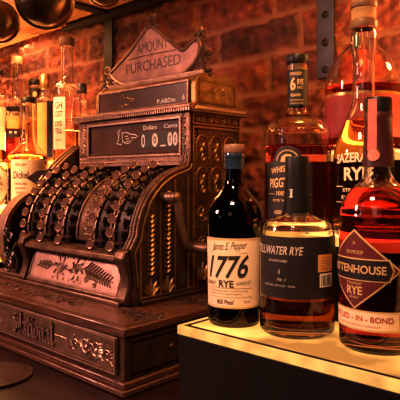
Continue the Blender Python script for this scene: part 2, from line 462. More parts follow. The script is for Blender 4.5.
# ------------------------------------------------------------------ bottles
def rad(prof, z):
    for (r0, z0), (r1, z1) in zip(prof, prof[1:]):
        if z0 <= z <= z1 and z1 > z0: return r0+(r1-r0)*(z-z0)/(z1-z0)
    return prof[-1][0]
def smooth_prof(p, n=4):
    """Catmull-Rom through the (r, z) points, doubled points stay sharp"""
    out = []
    for i in range(len(p)-1):
        p0 = p[max(i-1, 0)]; p1 = p[i]; p2 = p[i+1]; p3 = p[min(i+2, len(p)-1)]
        if p1 == p2: continue
        if p0 == p1 or i == 0: p0 = p1
        if p3 == p2: p3 = p2
        for k in range(n):
            t = k/n
            q = [0, 0]
            for c in (0, 1):
                q[c] = .5*((2*p1[c])+(-p0[c]+p2[c])*t+(2*p0[c]-5*p1[c]+4*p2[c]-p3[c])*t*t+(-p0[c]+3*p1[c]-3*p2[c]+p3[c])*t**3)
            out.append((max(q[0], 0), q[1]))
    out.append(p[-1])
    # keep heights rising
    res = [out[0]]
    for r, z in out[1:]:
        res.append((r, max(z, res[-1][1]+1e-5)))
    return res

class Bottle:
    def __init__(s, label, loc, prof, gm, liquid=None, level=0., wall=.0022, base=.007, name='whiskey_bottle', cat='bottle', group=None, seg=56):
        loc = (loc[0], loc[1], loc[2]+.0004)
        s.t = thing(name, label, cat, loc, group); s.loc = Vector(loc)
        s.prof = smooth_prof(prof); s.a0 = atan2(-loc[1], -loc[0])
        o = s.prof; R = o[0][0]
        outer = [(0, .002), (R*.6, .0015), (R*.92, 0)] + [(r, z) for r, z in o]
        s.zin = base
        inner = [(max(r-wall, .003), z) for r, z in o if z > base+.003]
        ri = max(rad(o, base+.003)-wall, .003)
        innr = [(0, base+.002), (ri*.75, base+.0005), (ri*.93, base+.001), (ri, base+.004)] + [q for q in inner if q[1] > base+.005]
        top = o[-1]
        full = outer + [(top[0]-wall*.3, top[1]+.0006), (max(top[0]-wall*.8, .003), top[1])] + innr[::-1]
        MB().lathe(full, seg, Matrix.Translation(loc)).build('glass', gm, s.t, smooth=50)
        if liquid is not None:
            e = .0004
            lp = [(0, base+.002-e), (ri*.75, base+.0005-e), (ri*.93+e, base+.001-e), (ri+e, base+.004)]
            zs = [z for r, z in inner if base+.005 < z < level] + [level]
            for z in zs: lp.append((max(rad(o, z)-wall, .003)+e, z))
            rl = lp[-1][0]
            lp += [(rl*.96, level-.0008), (0, level-.001)]
            MB().lathe(lp, seg, Matrix.Translation(loc)).build('whiskey', liquid, s.t, smooth=50)
    def turn(s, name, m, prof, z0=0., n=40, seg=40, parent=None):
        """turned piece (closure, capsule) on the bottle axis"""
        return MB().lathe([(r, z+z0) for r, z in prof], n, Matrix.Translation(s.loc)).build(name, m, parent or s.t, smooth=40)
    def sleeve(s, name, m, z0, z1, d=.0006, n=14, parent=None):
        """skin that follows the glass between two heights"""
        zz = [z0+(z1-z0)*i/n for i in range(n+1)]
        p = [(rad(s.prof, z)+d, z) for z in zz]
        p = [(p[0][0]-d*.9, z0)] + p + [(p[-1][0]-d*.9, z1)]
        return s.turn(name, m, p, parent=parent)
    def pt(s, u, v, d, off=0.):
        r = rad(s.prof, v)
        a = s.a0+off+u/max(r, 1e-4)
        return (s.loc[0]+(r+d)*cos(a), s.loc[1]+(r+d)*sin(a), s.loc[2]+v)
    def decal(s, name, m, v0, v1, hw, off=0., d=.0005, nx=28, ny=16, parent=None, ctr=None):
        """label on the glass: hw is the half width, or a function of height fraction giving (left, right)"""
        mb = MB(); vs = []; fs = []
        for j in range(ny+1):
            v = v0+(v1-v0)*j/ny
            l, r_ = (-hw, hw) if not callable(hw) else hw(j/ny)
            for i in range(nx+1):
                vs.append(s.pt(l+(r_-l)*i/nx, v, d, off))
        for j in range(ny):
            for i in range(nx):
                fs.append((j*(nx+1)+i, j*(nx+1)+i+1, (j+1)*(nx+1)+i+1, (j+1)*(nx+1)+i))
        mb.add(vs, fs)
        return mb.build(name, m, parent or s.t, smooth=60)
    @staticmethod
    def sliced(vv, f, step=.0025):
        bm = bmesh.new(); vs = [bm.verts.new((x, y, 0)) for x, y in vv]
        for q in f:
            try: bm.faces.new([vs[i] for i in q])
            except ValueError: pass
        x0 = min(p[0] for p in vv); x1 = max(p[0] for p in vv); x = x0+step
        while x < x1:
            bmesh.ops.bisect_plane(bm, geom=bm.verts[:]+bm.edges[:]+bm.faces[:], plane_co=(x, 0, 0), plane_no=(1, 0, 0)); x += step
        bm.verts.index_update()
        o = [(v.co.x, v.co.y) for v in bm.verts], [tuple(v.index for v in q.verts) for q in bm.faces]
        bm.free(); return o
    def letters(s, m, rows, off=0., d=.0008, parent=None, name='lettering'):
        """rows: (text, u, v, width or None, height, style dict)"""
        if len(rows) == 2:
            for q in rows: o = s.letters(m, [q], off, d, parent, name)
            return o
        mb = MB()
        for tx, u, v, w, h, k in rows:
            k = dict(k); slope = k.pop('slope', 0.); arch = k.pop('arch', 0.)
            vv, f = textw(tx, w, h, **k) if w else text2d(tx, h, **k)
            if h > .006: vv, f = s.sliced(vv, f)
            mb.add([s.pt(u+x, v+y+slope*x-arch*x*x, d, off) for x, y in vv], f)
        return mb.build(name, m, parent or s.t, smooth=0)
    def shapes(s, m, polys, off=0., d=.0008, parent=None, name='printed_mark'):
        if 1 < len(polys) < 5:
            for p in polys: o = s.shapes(m, [p], off, d, parent, name)
            return o
        mb = MB()
        for p in polys:
            vv, f = s.sliced(p, [tuple(range(len(p)))])
            mb.add([s.pt(u, v, d, off) for u, v in vv], f)
        return mb.build(name, m, parent or s.t, smooth=0)
def rect(u0, u1, v0, v1): return [(u0, v0), (u1, v0), (u1, v1), (u0, v1)]

# ---- 1776 rye
b = Bottle('dark bottle with cream 1776 rye label and wooden cap beside the cash register', (-.4865, .598, T1),
    [(.0345, .0), (.0362, .004), (.0366, .01), (.0372, .05), (.0388, .125), (.039, .14), (.0375, .153), (.031, .168), (.0215, .180), (.0155, .190), (.0132, .203), (.0124, .222)],
    DARKGL, W_BLACK, .165, seg=64)
b.sleeve('neck_wrap', WRAPBLUE, .212, .2335, .0012)
b.turn('cap', CAPWOOD, [(0, .234), (.0142, .234), (.0148, .2352), (.0148, .2445), (.0138, .2462), (0, .2465)])
b.turn('neck_ring', WRAPBLUE, [(.0122, .226), (.0142, .227), (.0146, .229), (.0146, .2315), (.0140, .2338), (.0122, .234)])
O = -.26
L = b.decal('label', PAPER, .026, .1195, .0445, O+.16)
b.letters(INK, [('James E. Pepper', .002, .1080, .050, .0130, dict(shear=.45, slope=.06)),
    ('1776', -.0005, .0815, .060, .0310, dict(shear=.30, bold=.022, slope=.03)),
    ('STRAIGHT', -.0255, .0590, .0175, .0052, dict(bold=.01)), ('RYE', -.0015, .0590, .0205, .0095, dict(bold=.03)), ('WHISKEY', .0225, .0600, .0215, .0048, dict(slope=.10))], O, parent=L)
b.letters(INK, [('DISTILLED AND BOTTLED BY THE PEPPER DISTILLING', 0, .0495, .056, .0016, {}), ('LEXINGTON KENTUCKY', -.004, .0455, .046, .0016, {}),
    ('46% Proof', -.003, .0350, .025, .0066, dict(shear=.4, bold=.015)), ('750 ML', .0265, .0350, .010, .0024, {})], O, parent=L)
b.shapes(INK, [rect(-.03, .034, .0530, .0534), rect(-.03, .034, .0410, .0413), rect(.016, .028, .1000, .1004)], O, parent=L)
b.shapes(PAPERG, [rect(-.0445, .0445, .0262, .0285), rect(-.0445, .0445, .1168, .1192)], O+.16, .0006, parent=L, name='label_border')

# ---- Stillwater rye
b = Bottle('squat clear bottle with black Stillwater Rye label and tall black capsule', (-.400, .622, T1),
    [(.0455, 0), (.0482, .004), (.0487, .010), (.0487, .06), (.0487, .124), (.0478, .134), (.0435, .142), (.030, .148), (.0195, .153), (.0168, .160), (.0148, .20), (.0148, .215)],
    CLEARW, W_DEEP, .047, wall=.003, base=.010, seg=72)
b.turn('capsule', CAPBLK, [(.0172, .154), (.0182, .1545), (.0180, .158), (.0166, .180), (.0156, .205), (.0155, .226), (.0148, .228), (0, .2284)])
b.shapes(SILVERINK, [rect(-.0022, .0022, .1745, .1756), rect(-.0011, .0013, .1756, .1835), rect(-.0022, .0018, .1838, .1852)], -.42, .0026, name='capsule_mark')
L = b.decal('label', LABELBLK, .050, .1265, .0655, .10, nx=44)
b.letters(SILVERINK, [('STILLWATER RYE', -.0290, .1095, .074, .0105, dict(shear=.3, bold=.014)),
    ('BOURBON AGED', -.0250, .0965, .026, .0028, dict(bold=.01)), ('I', -.0225, .0830, None, .0055, dict(bold=.03)),
    ('No. 1', -.0195, .0735, .012, .0036, dict(shear=.4)), ('DISTILLED   BOTTLED   750ML', -.024, .0655, .044, .0022, {})], 0, parent=L)
b.shapes(LABELORG, [rect(.0265, .0520, .0830, .1045)], 0, parent=L, name='orange_panel')
b.letters(LABELBLK, [(w_, .038, .101-.0036*i, .0155, .0017, {}) for i, w_ in enumerate(('GOVERNMENT', 'WARNING', 'ACCORDING', 'TO THE', 'SURGEON'))], 0, .0011, parent=L)
b.shapes(PAPERW, [rect(.0290, .0520, .0640, .0810)], 0, parent=L, name='barcode_panel')
b.shapes(INK, [rect(.031+i*.0024, .031+i*.0024+(.0015 if i % 3 else .0008), .066, .079) for i in range(8)], 0, .0011, parent=L, name='barcode')

# ---- Rittenhouse rye
b = Bottle('red-glowing bottle with maroon diamond Rittenhouse Rye label at the right edge', (-.292, .631, T1),
    [(.0420, 0), (.0450, .004), (.0455, .010), (.0455, .06), (.0455, .145), (.0448, .158), (.0405, .174), (.031, .187), (.0215, .1945), (.0178, .2005), (.0166, .212), (.0160, .235), (.0150, .27), (.0148, .275)],
    CLEAR, W_RED, .188, wall=.0026, base=.009, seg=72)
b.turn('capsule', CAPRED, [(.0160, .2125), (.0182, .213), (.0180, .217), (.0172, .24), (.0162, .268), (.0168, .270), (.0168, .2755), (.0160, .277), (.0158, .292), (.0150, .2945), (0, .295)])
b.turn('closure', CAPBLK, [(.0150, .2775), (.0163, .278), (.0163, .2925), (.0153, .2952), (0, .2955)])
st = MB()
def ptr(u, v, d, off): 
    a = b.a0+off+u/.0175; r = .0172+.0009*(.24-v)/.03+d
    return (b.loc[0]+r*cos(a), b.loc[1]+r*sin(a), b.loc[2]+v)
vs = []; fs = []
for j in range(21):
    v = .232+(.2925-.232)*j/20
    for i in range(9): vs.append(ptr(-.0058+.0116*i/8, v, .0006 if v < .268 else .0010, -.42))
for j in range(20):
    for i in range(8): fs.append((j*9+i, j*9+i+1, (j+1)*9+i+1, (j+1)*9+i))
st.add(vs, fs); sp_ = st.build('paper_strip', STRIPRED, b.t)
sl = MB(); n_ = 24
vs = [ptr(0, .2265, .0013, -.30)] + [ptr((.0066+.0006*(i % 2))*cos(2*pi*i/n_), .2265+(.0068+.0006*(i % 2))*sin(2*pi*i/n_), .0013, -.30) for i in range(n_)]
sl.add(vs, [(0, i+1, (i+1) % n_+1) for i in range(n_)]); sl.build('seal', mat('pink_seal', (.70, .22, .17), .5), sp_)
dia = lambda w: (lambda f: (-w*(1-abs(2*f-1))-.0002, w*(1-abs(2*f-1))+.0002))
O = -.60
ZD = .0955
L = b.decal('diamond_label', PAPERG, ZD-.0455, ZD+.0455, dia(.0530), O, .0006, ny=32)
L2 = b.decal('diamond_field', LABELMAR, ZD-.0430, ZD+.0430, dia(.0500), O, .0009, ny=32, parent=L)
rib = lambda g: (lambda f: (-(.046-g)-.008*(1-abs(2*f-1))*.6, (.046-g)+.008*(1-abs(2*f-1))*.6))
b.decal('ribbon_border', PAPERG, ZD-.0128, ZD+.0128, rib(.006), O, .0012, parent=L)
b.decal('ribbon', LABELBLK, ZD-.0113, ZD+.0113, rib(.0075), O, .0015, parent=L)
b.letters(PAPERG, [('RITTENHOUSE', -.001, ZD+.0005, .074, .0095, dict(bold=.02))], O, .0019, parent=L)
b.letters(PAPERG, [('100 PROOF', 0, ZD+.0195, .022, .0042, {}), ('STRAIGHT', 0, ZD-.0160, .020, .0030, {}), ('RYE', 0, ZD-.0240, .020, .0095, dict(bold=.02)), ('WHISKY', 0, ZD-.0320, .013, .0026, {}), ('*', 0, ZD+.030, None, .004, {})], O, .0013, parent=L)
L = b.decal('bond_label', PAPERG, .0265, .0495, .0520, O, .0005)
b.decal('bond_field', PAPER, .0285, .0475, .0500, O, .0007, parent=L)
b.letters(REDINK, [('BOTTLED - IN - BOND', 0, .0405, .088, .0062, dict(bold=.015)), ('PRODUCED AND BOTTLED IN KENTUCKY', 0, .0325, .060, .0020, {})], O, .0011, parent=L)

# ---- PiggyBack rye on the second step
b = Bottle('wide clear bottle of rosy PiggyBack rye with black-capped lettered neck, on the middle step', (-.490, .764, T2),
    [(.0495, 0), (.0522, .004), (.053, .012), (.053, .07), (.053, .150), (.0515, .160), (.045, .171), (.033, .1785), (.0225, .183), (.0172, .190), (.0158, .20), (.0156, .24), (.0156, .268)],
    CLEAR, W_ROSE, .136, wall=.0028, base=.010, seg=72)
b.turn('cap', CAPBLK, [(0, .2665), (.0176, .2665), (.0182, .2675), (.0182, .2802), (.0175, .2815), (0, .2818)])
b.turn('cork', CORK, [(0, .255), (.0132, .255), (.0134, .2664), (0, .2664)])
N = b.sleeve('neck_label', LABELBLK, .1985, .2565, .0008)
b.letters(PAPERG, [('PIGGY', -.001, .2495, .018, .0050, dict(bold=.02)), ('6', -.0055, .2335, .0085, .021, dict(bold=.03)), ('RYE', .0055, .2365, .0085, .0085, dict(bold=.02)), ('BACK', .0055, .2275, .0085, .0045, {}),
    ('YEARS', -.002, .2155, .016, .0045, dict(bold=.01)), ('RYE WHISKEY', 0, .2075, .022, .0022, {}), ('100% RYE', 0, .2025, .02, .0018, {})], -.1, .0018, parent=N)
arch = lambda f: ((-.0385, .0385) if f < .78 else (-.0385*sqrt(max(0, 1-((f-.78)/.22)**2))*.62-.0002, .0385*sqrt(max(0, 1-((f-.78)/.22)**2))*.62+.0002))
O = -.30
L = b.decal('label', LABELBLK, .018, .133, arch, O, .0006, ny=40)
b.letters(PAPERG, [('WHISTLEPIG', 0, .0985, .058, .0098, dict(bold=.02, arch=3., slope=.08)), ('PIGGYBACK', .001, .0775, .066, .0150, dict(bold=.02, slope=.08)),
    ('100% RYE', 0, .0600, .036, .0068, dict(bold=.02)), ('RYE WHISKEY', 0, .0490, .050, .0040, {}), ('6', .000, .031, .008, .013, dict(bold=.03)), ('AGED', -.016, .031, .014, .006, dict(bold=.02)), ('YEARS', .018, .031, .016, .006, dict(bold=.02))], O, .0010, parent=L)
ring = []
for i in range(17):
    a0_, a1_ = pi*i/17, pi*(i+.7)/17
    ring.append([(.0165*cos(a0_), .110+.0150*sin(a0_)), (.0185*cos(a0_), .110+.0170*sin(a0_)), (.0185*cos(a1_), .110+.0170*sin(a1_)), (.0165*cos(a1_), .110+.0150*sin(a1_))])
b.shapes(PAPERG, ring, O, .0010, parent=L, name='crest_ring')
b.shapes(PAPERG, [[(-.011, .1085), (.002, .1085), (.004, .1105), (.010, .1105), (.0115, .1145), (.008, .1160), (.006, .1195), (-.002, .1205), (-.009, .1165)], rect(-.036, -.022, .0585, .0592), rect(.022, .036, .0585, .0592)], O, .0010, parent=L)

# ---- Sazerac rye on the second step
b = Bottle('tall clear long-necked Sazerac Rye bottle with cream lettering printed on the glass', (-.3766, .765, T2),
    [(.0405, 0), (.0432, .004), (.044, .012), (.044, .06), (.0438, .105), (.0425, .122), (.037, .143), (.0275, .166), (.0195, .188), (.0166, .205), (.0160, .235), (.0163, .262), (.0182, .272), (.0186, .282), (.0182, .298), (.0165, .303)],
    CLEAR, W_GOLD, .168, wall=.0026, base=.010, seg=72)
b.turn('collar', CAPWOOD, [(.0150, .3035), (.0192, .304), (.0196, .306), (.0196, .314), (.0188, .3155), (.0150, .316)])
b.turn('stopper', CORK, [(.0140, .316), (.0176, .3165), (.0178, .333), (.0140, .3335)])
b.turn('cap', CAPWOOD, [(0, .3335), (.0185, .334), (.0192, .3355), (.0192, .343), (.0182, .345), (0, .3455)])
b.letters(PAPER, [('SAZERAC', -.004, .113, .056, .0138, dict(bold=.025, slope=.02, arch=2.)), ('RYE', .001, .090, .037, .0185, dict(bold=.03, slope=.04)),
    ('STRAIGHT', 0, .0665, .040, .0052, dict(bold=.02)), ('RYE WHISKEY', 0, .0560, .044, .0055, dict(bold=.02))], -.25, .0006)
b.shapes(PAPER, [rect(-.034, -.020, .071, .0722), rect(.022, .034, .071, .0722), rect(-.034, .034, .0488, .0496)], -.25, .0006)

# ---- big round-shouldered bottle at the back
x, y, Y = ray(363, .908)
b = Bottle('big round-shouldered bottle with red label on the top step behind the Sazerac bottle', (x, y, T3),
    [(.060, 0), (.064, .005), (.0655, .015), (.0655, .08), (.0655, .112), (.0640, .130), (.0575, .152), (.045, .172), (.032, .184), (.0225, .194), (.0195, .205), (.0185, .24)],
    CLEARW, W_RED, .118, wall=.003, base=.012, seg=72)
b.turn('cap', CAPWOOD, [(0, .240), (.0205, .240), (.021, .242), (.021, .262), (.020, .264), (0, .2645)])
L = b.decal('label', LABELRED, .028, .100, .085, 0, .0006, nx=40)
b.decal('gold_band', FOIL, .0985, .1035, .085, 0, .0006, nx=40, ny=3, parent=L)  # narrow gold band along the top of the red area

# ---- bottles on the left stand
def place(px, bb, z): 
    x, y, Y = ray(px, bb); return (x, y, z), Y
loc, Y = place(28, .815, T2); k = Y/553
b = Bottle('large Dickel bottle with cream label standing foremost on the left lit stand', loc,
    [(19*k, 0), (19.5*k, .012), (19.5*k, .07), (19.3*k, .136), (18*k, .150), (12.5*k, .166), (8*k, .182), (6.8*k, .205), (6.3*k, .26), (6*k, .292)], CLEARW, W_AMBER, .15, seg=48, group='bottles on the left stand')
b.turn('cap', CAPBLK, [(0, .2925), (6.9*k, .2925), (7*k, .294), (7*k, .307), (6.5*k, .309), (0, .3095)])
L = b.decal('label', PAPER, .012, .134, 18*k, 0.0, .0006)
b.letters(INK, [('George', -.020, .120, .030, .010, dict(shear=.4)), ('Dickel', -.020, .092, .042, .020, dict(bold=.02)), ('TENNESSEE', -.020, .068, .034, .0062, {}), ('SOUR MASH', -.020, .056, .03, .006, {}), ('WHISKY', -.02, .044, .024, .006, {}), ('No 8', .024, .092, .018, .016, dict(bold=.02)), ('80 PROOF', .024, .074, .016, .0045, {})], 0, .001, parent=L)
loc, Y = place(-11, .800, T2); k = Y/553
b = Bottle('round-bodied bottle with a circular paper label at the left photo edge', loc,
    [(12*k, 0), (14*k, .004), (18*k, .025), (20*k, .055), (19*k, .085), (14*k, .112), (8*k, .128), (6*k, .15), (5.6*k, .18)], CLEARW, W_AMBER, .10, seg=48, group='bottles on the left stand')
b.turn('cap', TAN, [(0, .18), (6.6*k, .18), (6.8*k, .183), (6.8*k, .20), (0, .203)])
circ = lambda R: (lambda f: (-R*sqrt(max(0, 1-(2*f-1)**2))-.0002, R*sqrt(max(0, 1-(2*f-1)**2))+.0002))
L = b.decal('label', PAPERG, .006, .124, circ(.054), .20, .0008, ny=30)
b.decal('label_field', PAPERW, .012, .118, circ(.049), .20, .0012, ny=30, parent=L)
b.letters(INK, [('SINGLE', 0, .085, .05, .009, {}), ('BARREL', 0, .068, .06, .011, dict(bold=.02)), ('BOURBON', 0, .05, .05, .007, {})], .20, .0016, parent=L)

def small(px, bb, hw, top_py, neck, shoulder_py, cap, capm, gm, wm, label, lev=.62, capr=1.15, caplen=6):
    loc, Y = place(px, bb, T3); k = Y/553
    base_py = 178-(T3-ZC)/Y*553
    H = (base_py-top_py)*k; S = (base_py-shoulder_py)*k; cl = caplen*k
    nt_ = H-cl
    p = [(hw*k*.95, 0), (hw*k, .006), (hw*k, S*.6), (hw*k, S*.97), (hw*k*.93, S*1.03)]
    g = min(nt_-.006, S+(hw-neck)*k*1.15)
    p += [((hw*.55+neck*.45)*k, S+(g-S)*.55), (neck*k*1.15, g), (neck*k, g+(nt_-g)*.4), (neck*k, nt_)]
    bt = Bottle(label, loc, p, gm, wm, S*lev, wall=.002, base=.006, seg=40, group='bottles on the left stand')
    bt.turn('cap', capm, [(0, nt_), (neck*k*capr, nt_), (neck*k*capr*1.03, nt_+.001), (neck*k*capr*1.03, H-.002), (neck*k*capr*.95, H), (0, H)])
    bt.k = k; bt.S = S; bt.H = H; bt.hw = hw*k; bt.zpy = lambda py: (base_py-py)*k
    return bt
# tall bottle with the GHOST label
b = small(67, .945, 14, 38, 5.8, 90, 8, CAPWOOD, CLEAR, W_PALE, 'tall clear long-necked bottle with white GHOST label beside the cash register', .45, 1.25, 8)
L = b.decal('label', PAPERW, b.zpy(150), b.zpy(99), 7*b.k, -.62, .0006)
b.letters(INK, [('GH', 0, b.zpy(107), 8*b.k, 7*b.k, dict(bold=.02)), ('OST', 0, b.zpy(115.5), 9*b.k, 6*b.k, dict(bold=.02)), ('DIS', 0, b.zpy(125), 8*b.k, 5*b.k, dict(bold=.02)), ('TILL', 0, b.zpy(132), 8*b.k, 5*b.k, dict(bold=.02)), ('SPIRITS', 0, b.zpy(141), 8*b.k, 2*b.k, {})], -.62, .001, parent=L)
b.letters(PAPERW, [('N', 0, b.zpy(87), 5*b.k, 6*b.k, dict(bold=.03))], -.45, .0006)
b = small(82, 1.015, 8, 84, 4.2, 103, 6, BLUECAP, CLEAR, W_PALE, 'slim bottle with slate-blue capsule half hidden behind the GHOST bottle', .8, 1.15, 10)
L = b.decal('label', LABELRED, b.zpy(142), b.zpy(118), 7*b.k, -.5, .0006)
b = small(45, .925, 8.6, 75, 4.6, 101, 6, FOIL, CLEAR, W_AMBER, 'gold-capped bottle with an orange and navy label, second from the GHOST bottle', .85, 1.1, 14)
L = b.decal('label', LABELORG, b.zpy(158), b.zpy(104), 5.2*b.k, -.42, .0006)
L = b.decal('side_label', LABELNAV, b.zpy(158), b.zpy(102), 3.6*b.k, .62, .0007)
b = small(35, 1.012, 8, 80, 5.4, 108, 4, CAPBLK, CLEAR, W_AMBER, 'bottle with black cap and black emblem neck band behind the Dickel bottle', .8, 1.1, 6)
N = b.sleeve('neck_label', LABELBLK, b.zpy(100), b.zpy(89), .001)
ring = [[(.0068*cos(a), b.zpy(95)+.009*sin(a)) for a in [2*pi*i/14 for i in range(14)]]]
b.shapes(PAPERG, ring, 0, .0018, parent=N)
b = small(13, .925, 7.4, 107, 6.2, 117, 6, CAPBLK, CLEAR, W_ROSE, 'short wide-mouthed bottle with black lid and black lower label', .9, 1.08, 5)
L = b.decal('label', LABELORG, b.zpy(129), b.zpy(117), 6.5*b.k, 0, .0006)
L2 = b.decal('lower_label', LABELBLK, b.zpy(138), b.zpy(129), 7.2*b.k, 0, .0006)
b.letters(PAPERG, [('RYE', 0, b.zpy(123), 7*b.k, 5*b.k, dict(bold=.02))], 0, .001, parent=L)
b.letters(PAPERW, [('o  o', 0, b.zpy(133), 7*b.k, 2.2*b.k, dict(bold=.03))], 0, .001, parent=L2)
b = small(17, 1.015, 8.2, 57, 4.4, 103, 6, TAN, CLEAR, W_PALE, 'tall pale slim-necked bottle with light stopper behind the short wide-mouthed one', .7, 1.15, 7)
b = small(-3, .96, 9, 70, 4.6, 98, 6, CAPBLK, CLEAR, W_AMBER, 'black-capped bottle with cream label at the photo edge, above the round-bodied one', .8, 1.25, 6)
L = b.decal('label', PAPER, b.zpy(150), b.zpy(108), 8*b.k, .2, .0006)

# ------------------------------------------------------------------ the cash register
RX0, RX1 = -1.204, -.736            # cabinet sides
BY0, BY1 = .622, .925               # cabinet front / back
PZ = .1002                          # top of the drawer base
reg = thing('cash_register', 'antique ornate bronze cash register with crown sign and rows of round keys on the bar', 'cash register', (-.97, .75, 0))

# drawer base
px0, px1, py0, py1 = -1.300, -.642, .530, 1.000
base = MB()
base.box(px0, px1, py0, py1, .020, PZ-.014)
base.build('drawer_case', BRONZE_D, reg, .001)
mb = MB()
mb.box(px0-.010, px1+.010, py0-.010, py1, .001, .010); mb.box(px0-.006, px1+.006, py0-.006, py1, .010, .020)
mb.build('base_moulding', WOODP, reg, .002)
mb = MB(); mb.box(px0-.003, px1+.003, py0-.003, py1, PZ-.0135, PZ)
top = mb.build('base_top', WOODP, reg, .002)
mb = MB()
M = plane((0, 0, PZ), (1, 0, 0), (0, 1, 0))
ornament(mb, M, -.97, .577, .30, .055, .0011, 3); ornament(mb, M, -.69, .60, .05, .06, .0011, 4); ornament(mb, M, -.688, .75, .05, .10, .0011, 5)
ornament(mb, M, -1.24, .577, .10, .05, .0011, 8)
frame(mb, M, px0+.006, px1-.006, py0+.006, py0+.088, .0018, .0008)
mb.build('top_inlay', INLAY, top)
# drawer front
mb = MB(); M = plane((0, py0, 0), (1, 0, 0), (0, 0, 1))
mb.box(px0+.012, px1-.014, .027, .084, 0, .004, M)
drw = mb.build('drawer', BRONZE, reg, .001)
mb = MB(); M = plane((0, py0-.004, 0), (1, 0, 0), (0, 0, 1))
frame(mb, M, px0+.014, px1-.016, .0285, .0825, .0028, .0022)
frame(mb, M, px0+.020, px1-.022, .0335, .0775, .0012, .0012)
ornament(mb, M, -.720, .0555, .115, .040, .0013, 11); ornament(mb, M, -1.08, .0555, .13, .040, .0013, 12)
for s in (-1, 1):
    pass
mb.build('relief', BRONZE_H, drw)
# raised blackletter word on the drawer
GL = {'N': (4.1, [[(-.5, 4.6), (.2, 5.8), (1.0, 5.4), (1.0, 1.0), (0, .1), (-.7, .7)], [(1.0, 5.4), (2.1, 3.4), (3.0, .9)], [(2.3, 5.6), (3.2, 6.2), (3.1, 1.0), (3.0, .2)], [(.0, 3.2), (1.9, 3.9)]]),
  'a': (2.9, [[(.2, 3.3), (.9, 3.9), (1.9, 3.4), (1.9, .7), (2.4, .2)], [(1.9, 2.3), (.5, 1.7), (.5, .8), (1.1, .1), (1.9, .8)]]),
  't': (2.1, [[(.6, 5.2), (.6, .8), (1.2, .1), (1.8, .6)], [(-.1, 3.8), (1.7, 3.8)]]),
  'i': (1.5, [[(-.1, 3.7), (.5, 3.4), (.5, .7), (1.0, .2)], [(.3, 5.1), (.7, 5.4)]]),
  'o': (2.7, [[(.4, 3.2), (1.2, 3.9), (2, 3.2), (2, .8), (1.2, .1), (.4, .8), (.4, 3.2)]]),
  'n': (3.0, [[(-.1, 3.7), (.5, 3.4), (.5, .7), (.9, .2)], [(.5, 3.1), (1.5, 3.9), (2.1, 3.3), (2.1, .7), (2.6, .2)]]),
  'l': (1.6, [[(-.1, 6.2), (.5, 5.8), (.5, .8), (1.1, .1)]])}
def blackletter(mb, M, word, u0, v0, k, d0, d1, nib=.75):
    nx_, ny_ = nib*.5*k, nib*.42*k
    for ch in word:
        adv, st = GL[ch]
        for line in st:
            for (xa, ya), (xb_, yb_) in zip(line, line[1:]):
                a_ = (u0+xa*k, v0+ya*k); c_ = (u0+xb_*k, v0+yb_*k)
                pts = [(p[0]+s_*nx_, p[1]+s_*ny_) for p in (a_, c_) for s_ in (-1, 1)]+[(p[0]+s_*nx_*.25, p[1]-s_*ny_*.35) for p in (a_, c_) for s_ in (-1, 1)]
                pts = sorted(set(pts))
                cr_ = lambda o, a, b: (a[0]-o[0])*(b[1]-o[1])-(a[1]-o[1])*(b[0]-o[0])
                lo_, hi_ = [], []
                for p in pts:
                    while len(lo_) > 1 and cr_(lo_[-2], lo_[-1], p) <= 0: lo_.pop()
                    lo_.append(p)
                for p in pts[::-1]:
                    while len(hi_) > 1 and cr_(hi_[-2], hi_[-1], p) <= 0: hi_.pop()
                    hi_.append(p)
                mb.prism(lo_[:-1]+hi_[:-1], d0, d1, M)
        u0 += adv*k
mb = MB()
blackletter(mb, M, 'National', -.951, .0395, .0062, -.001, .0036, .85)
spiral(mb, M, -.957, .066, .007, 1.2, 1, .3, .0014)
mb.tube([(-.822, .0585, .001), (-.80, .059, .001), (-.785, .0575, .001)], .0011, 6, M)
mb.build('lettering', BRONZE_H, drw, smooth=0)
# side of the drawer base
mb = MB(); M = plane((px1, 0, 0), (0, 1, 0), (0, 0, 1))
frame(mb, M, py0+.012, py1-.03, .030, .081, .0025, .002)
ornament(mb, M, .70, .0555, .15, .034, .0012, 14); ornament(mb, M, .88, .0555, .12, .034, .0012, 15)
mb.build('side_relief', BRONZE_D, reg)

# cabinet: side cheeks with the swept front edge
KC = (.772, .209)                    # axis of the keyboard drum (y, z)
def swept(z_top=.457, r=.1360):
    p = [(BY1, PZ), (BY0+.004, PZ), (BY0+.002, .122), (BY0+.0075, .140), (BY0+.004, .168), (BY0+.0, .200)]
    for i in range(1, 15):
        a = pi-pi/2*.88*i/14
        p.append((KC[0]+r*cos(a), KC[1]+r*sin(a)))
    y_, z_ = p[-1]
    p += [(.7635, z_+.006), (.7685, z_+.016), (.7705, z_+.028), (.771, z_+.040), (.771, z_top), (BY1, z_top)]
    return p
prof = swept()
MX = Matrix(((0,0,1,0),(1,0,0,0),(0,1,0,0),(0,0,0,1)))      # (u, v, w) -> (y, z, x)
mb = MB(); mb.prism(prof, RX1-.020, RX1, MX)
cheek = mb.build('side_cheek', BRONZE_D, reg, .0012)
# front rim of the right cheek
edge = [(RX1-.010, y_-.001, z_) for y_, z_ in prof[5:-2]]
mb = MB()
for d_, rr_ in ((0, .0035), (.0085, .0026), (-.0085, .0026)):
    mb.tube([(p[0]+d_, p[1], p[2]) for p in edge], rr_, 8)
pe = [Vector(p) for p in edge]
for i in range(len(pe)-4):
    for q in (0, .33, .66):
        c = pe[i].lerp(pe[i+1], q); mb.ball((c.x+.0042, c.y-.002, c.z), .0019, None, 6); mb.ball((c.x-.0042, c.y-.002, c.z), .0019, None, 6)
mb.build('cheek_rim', BRONZE, reg)
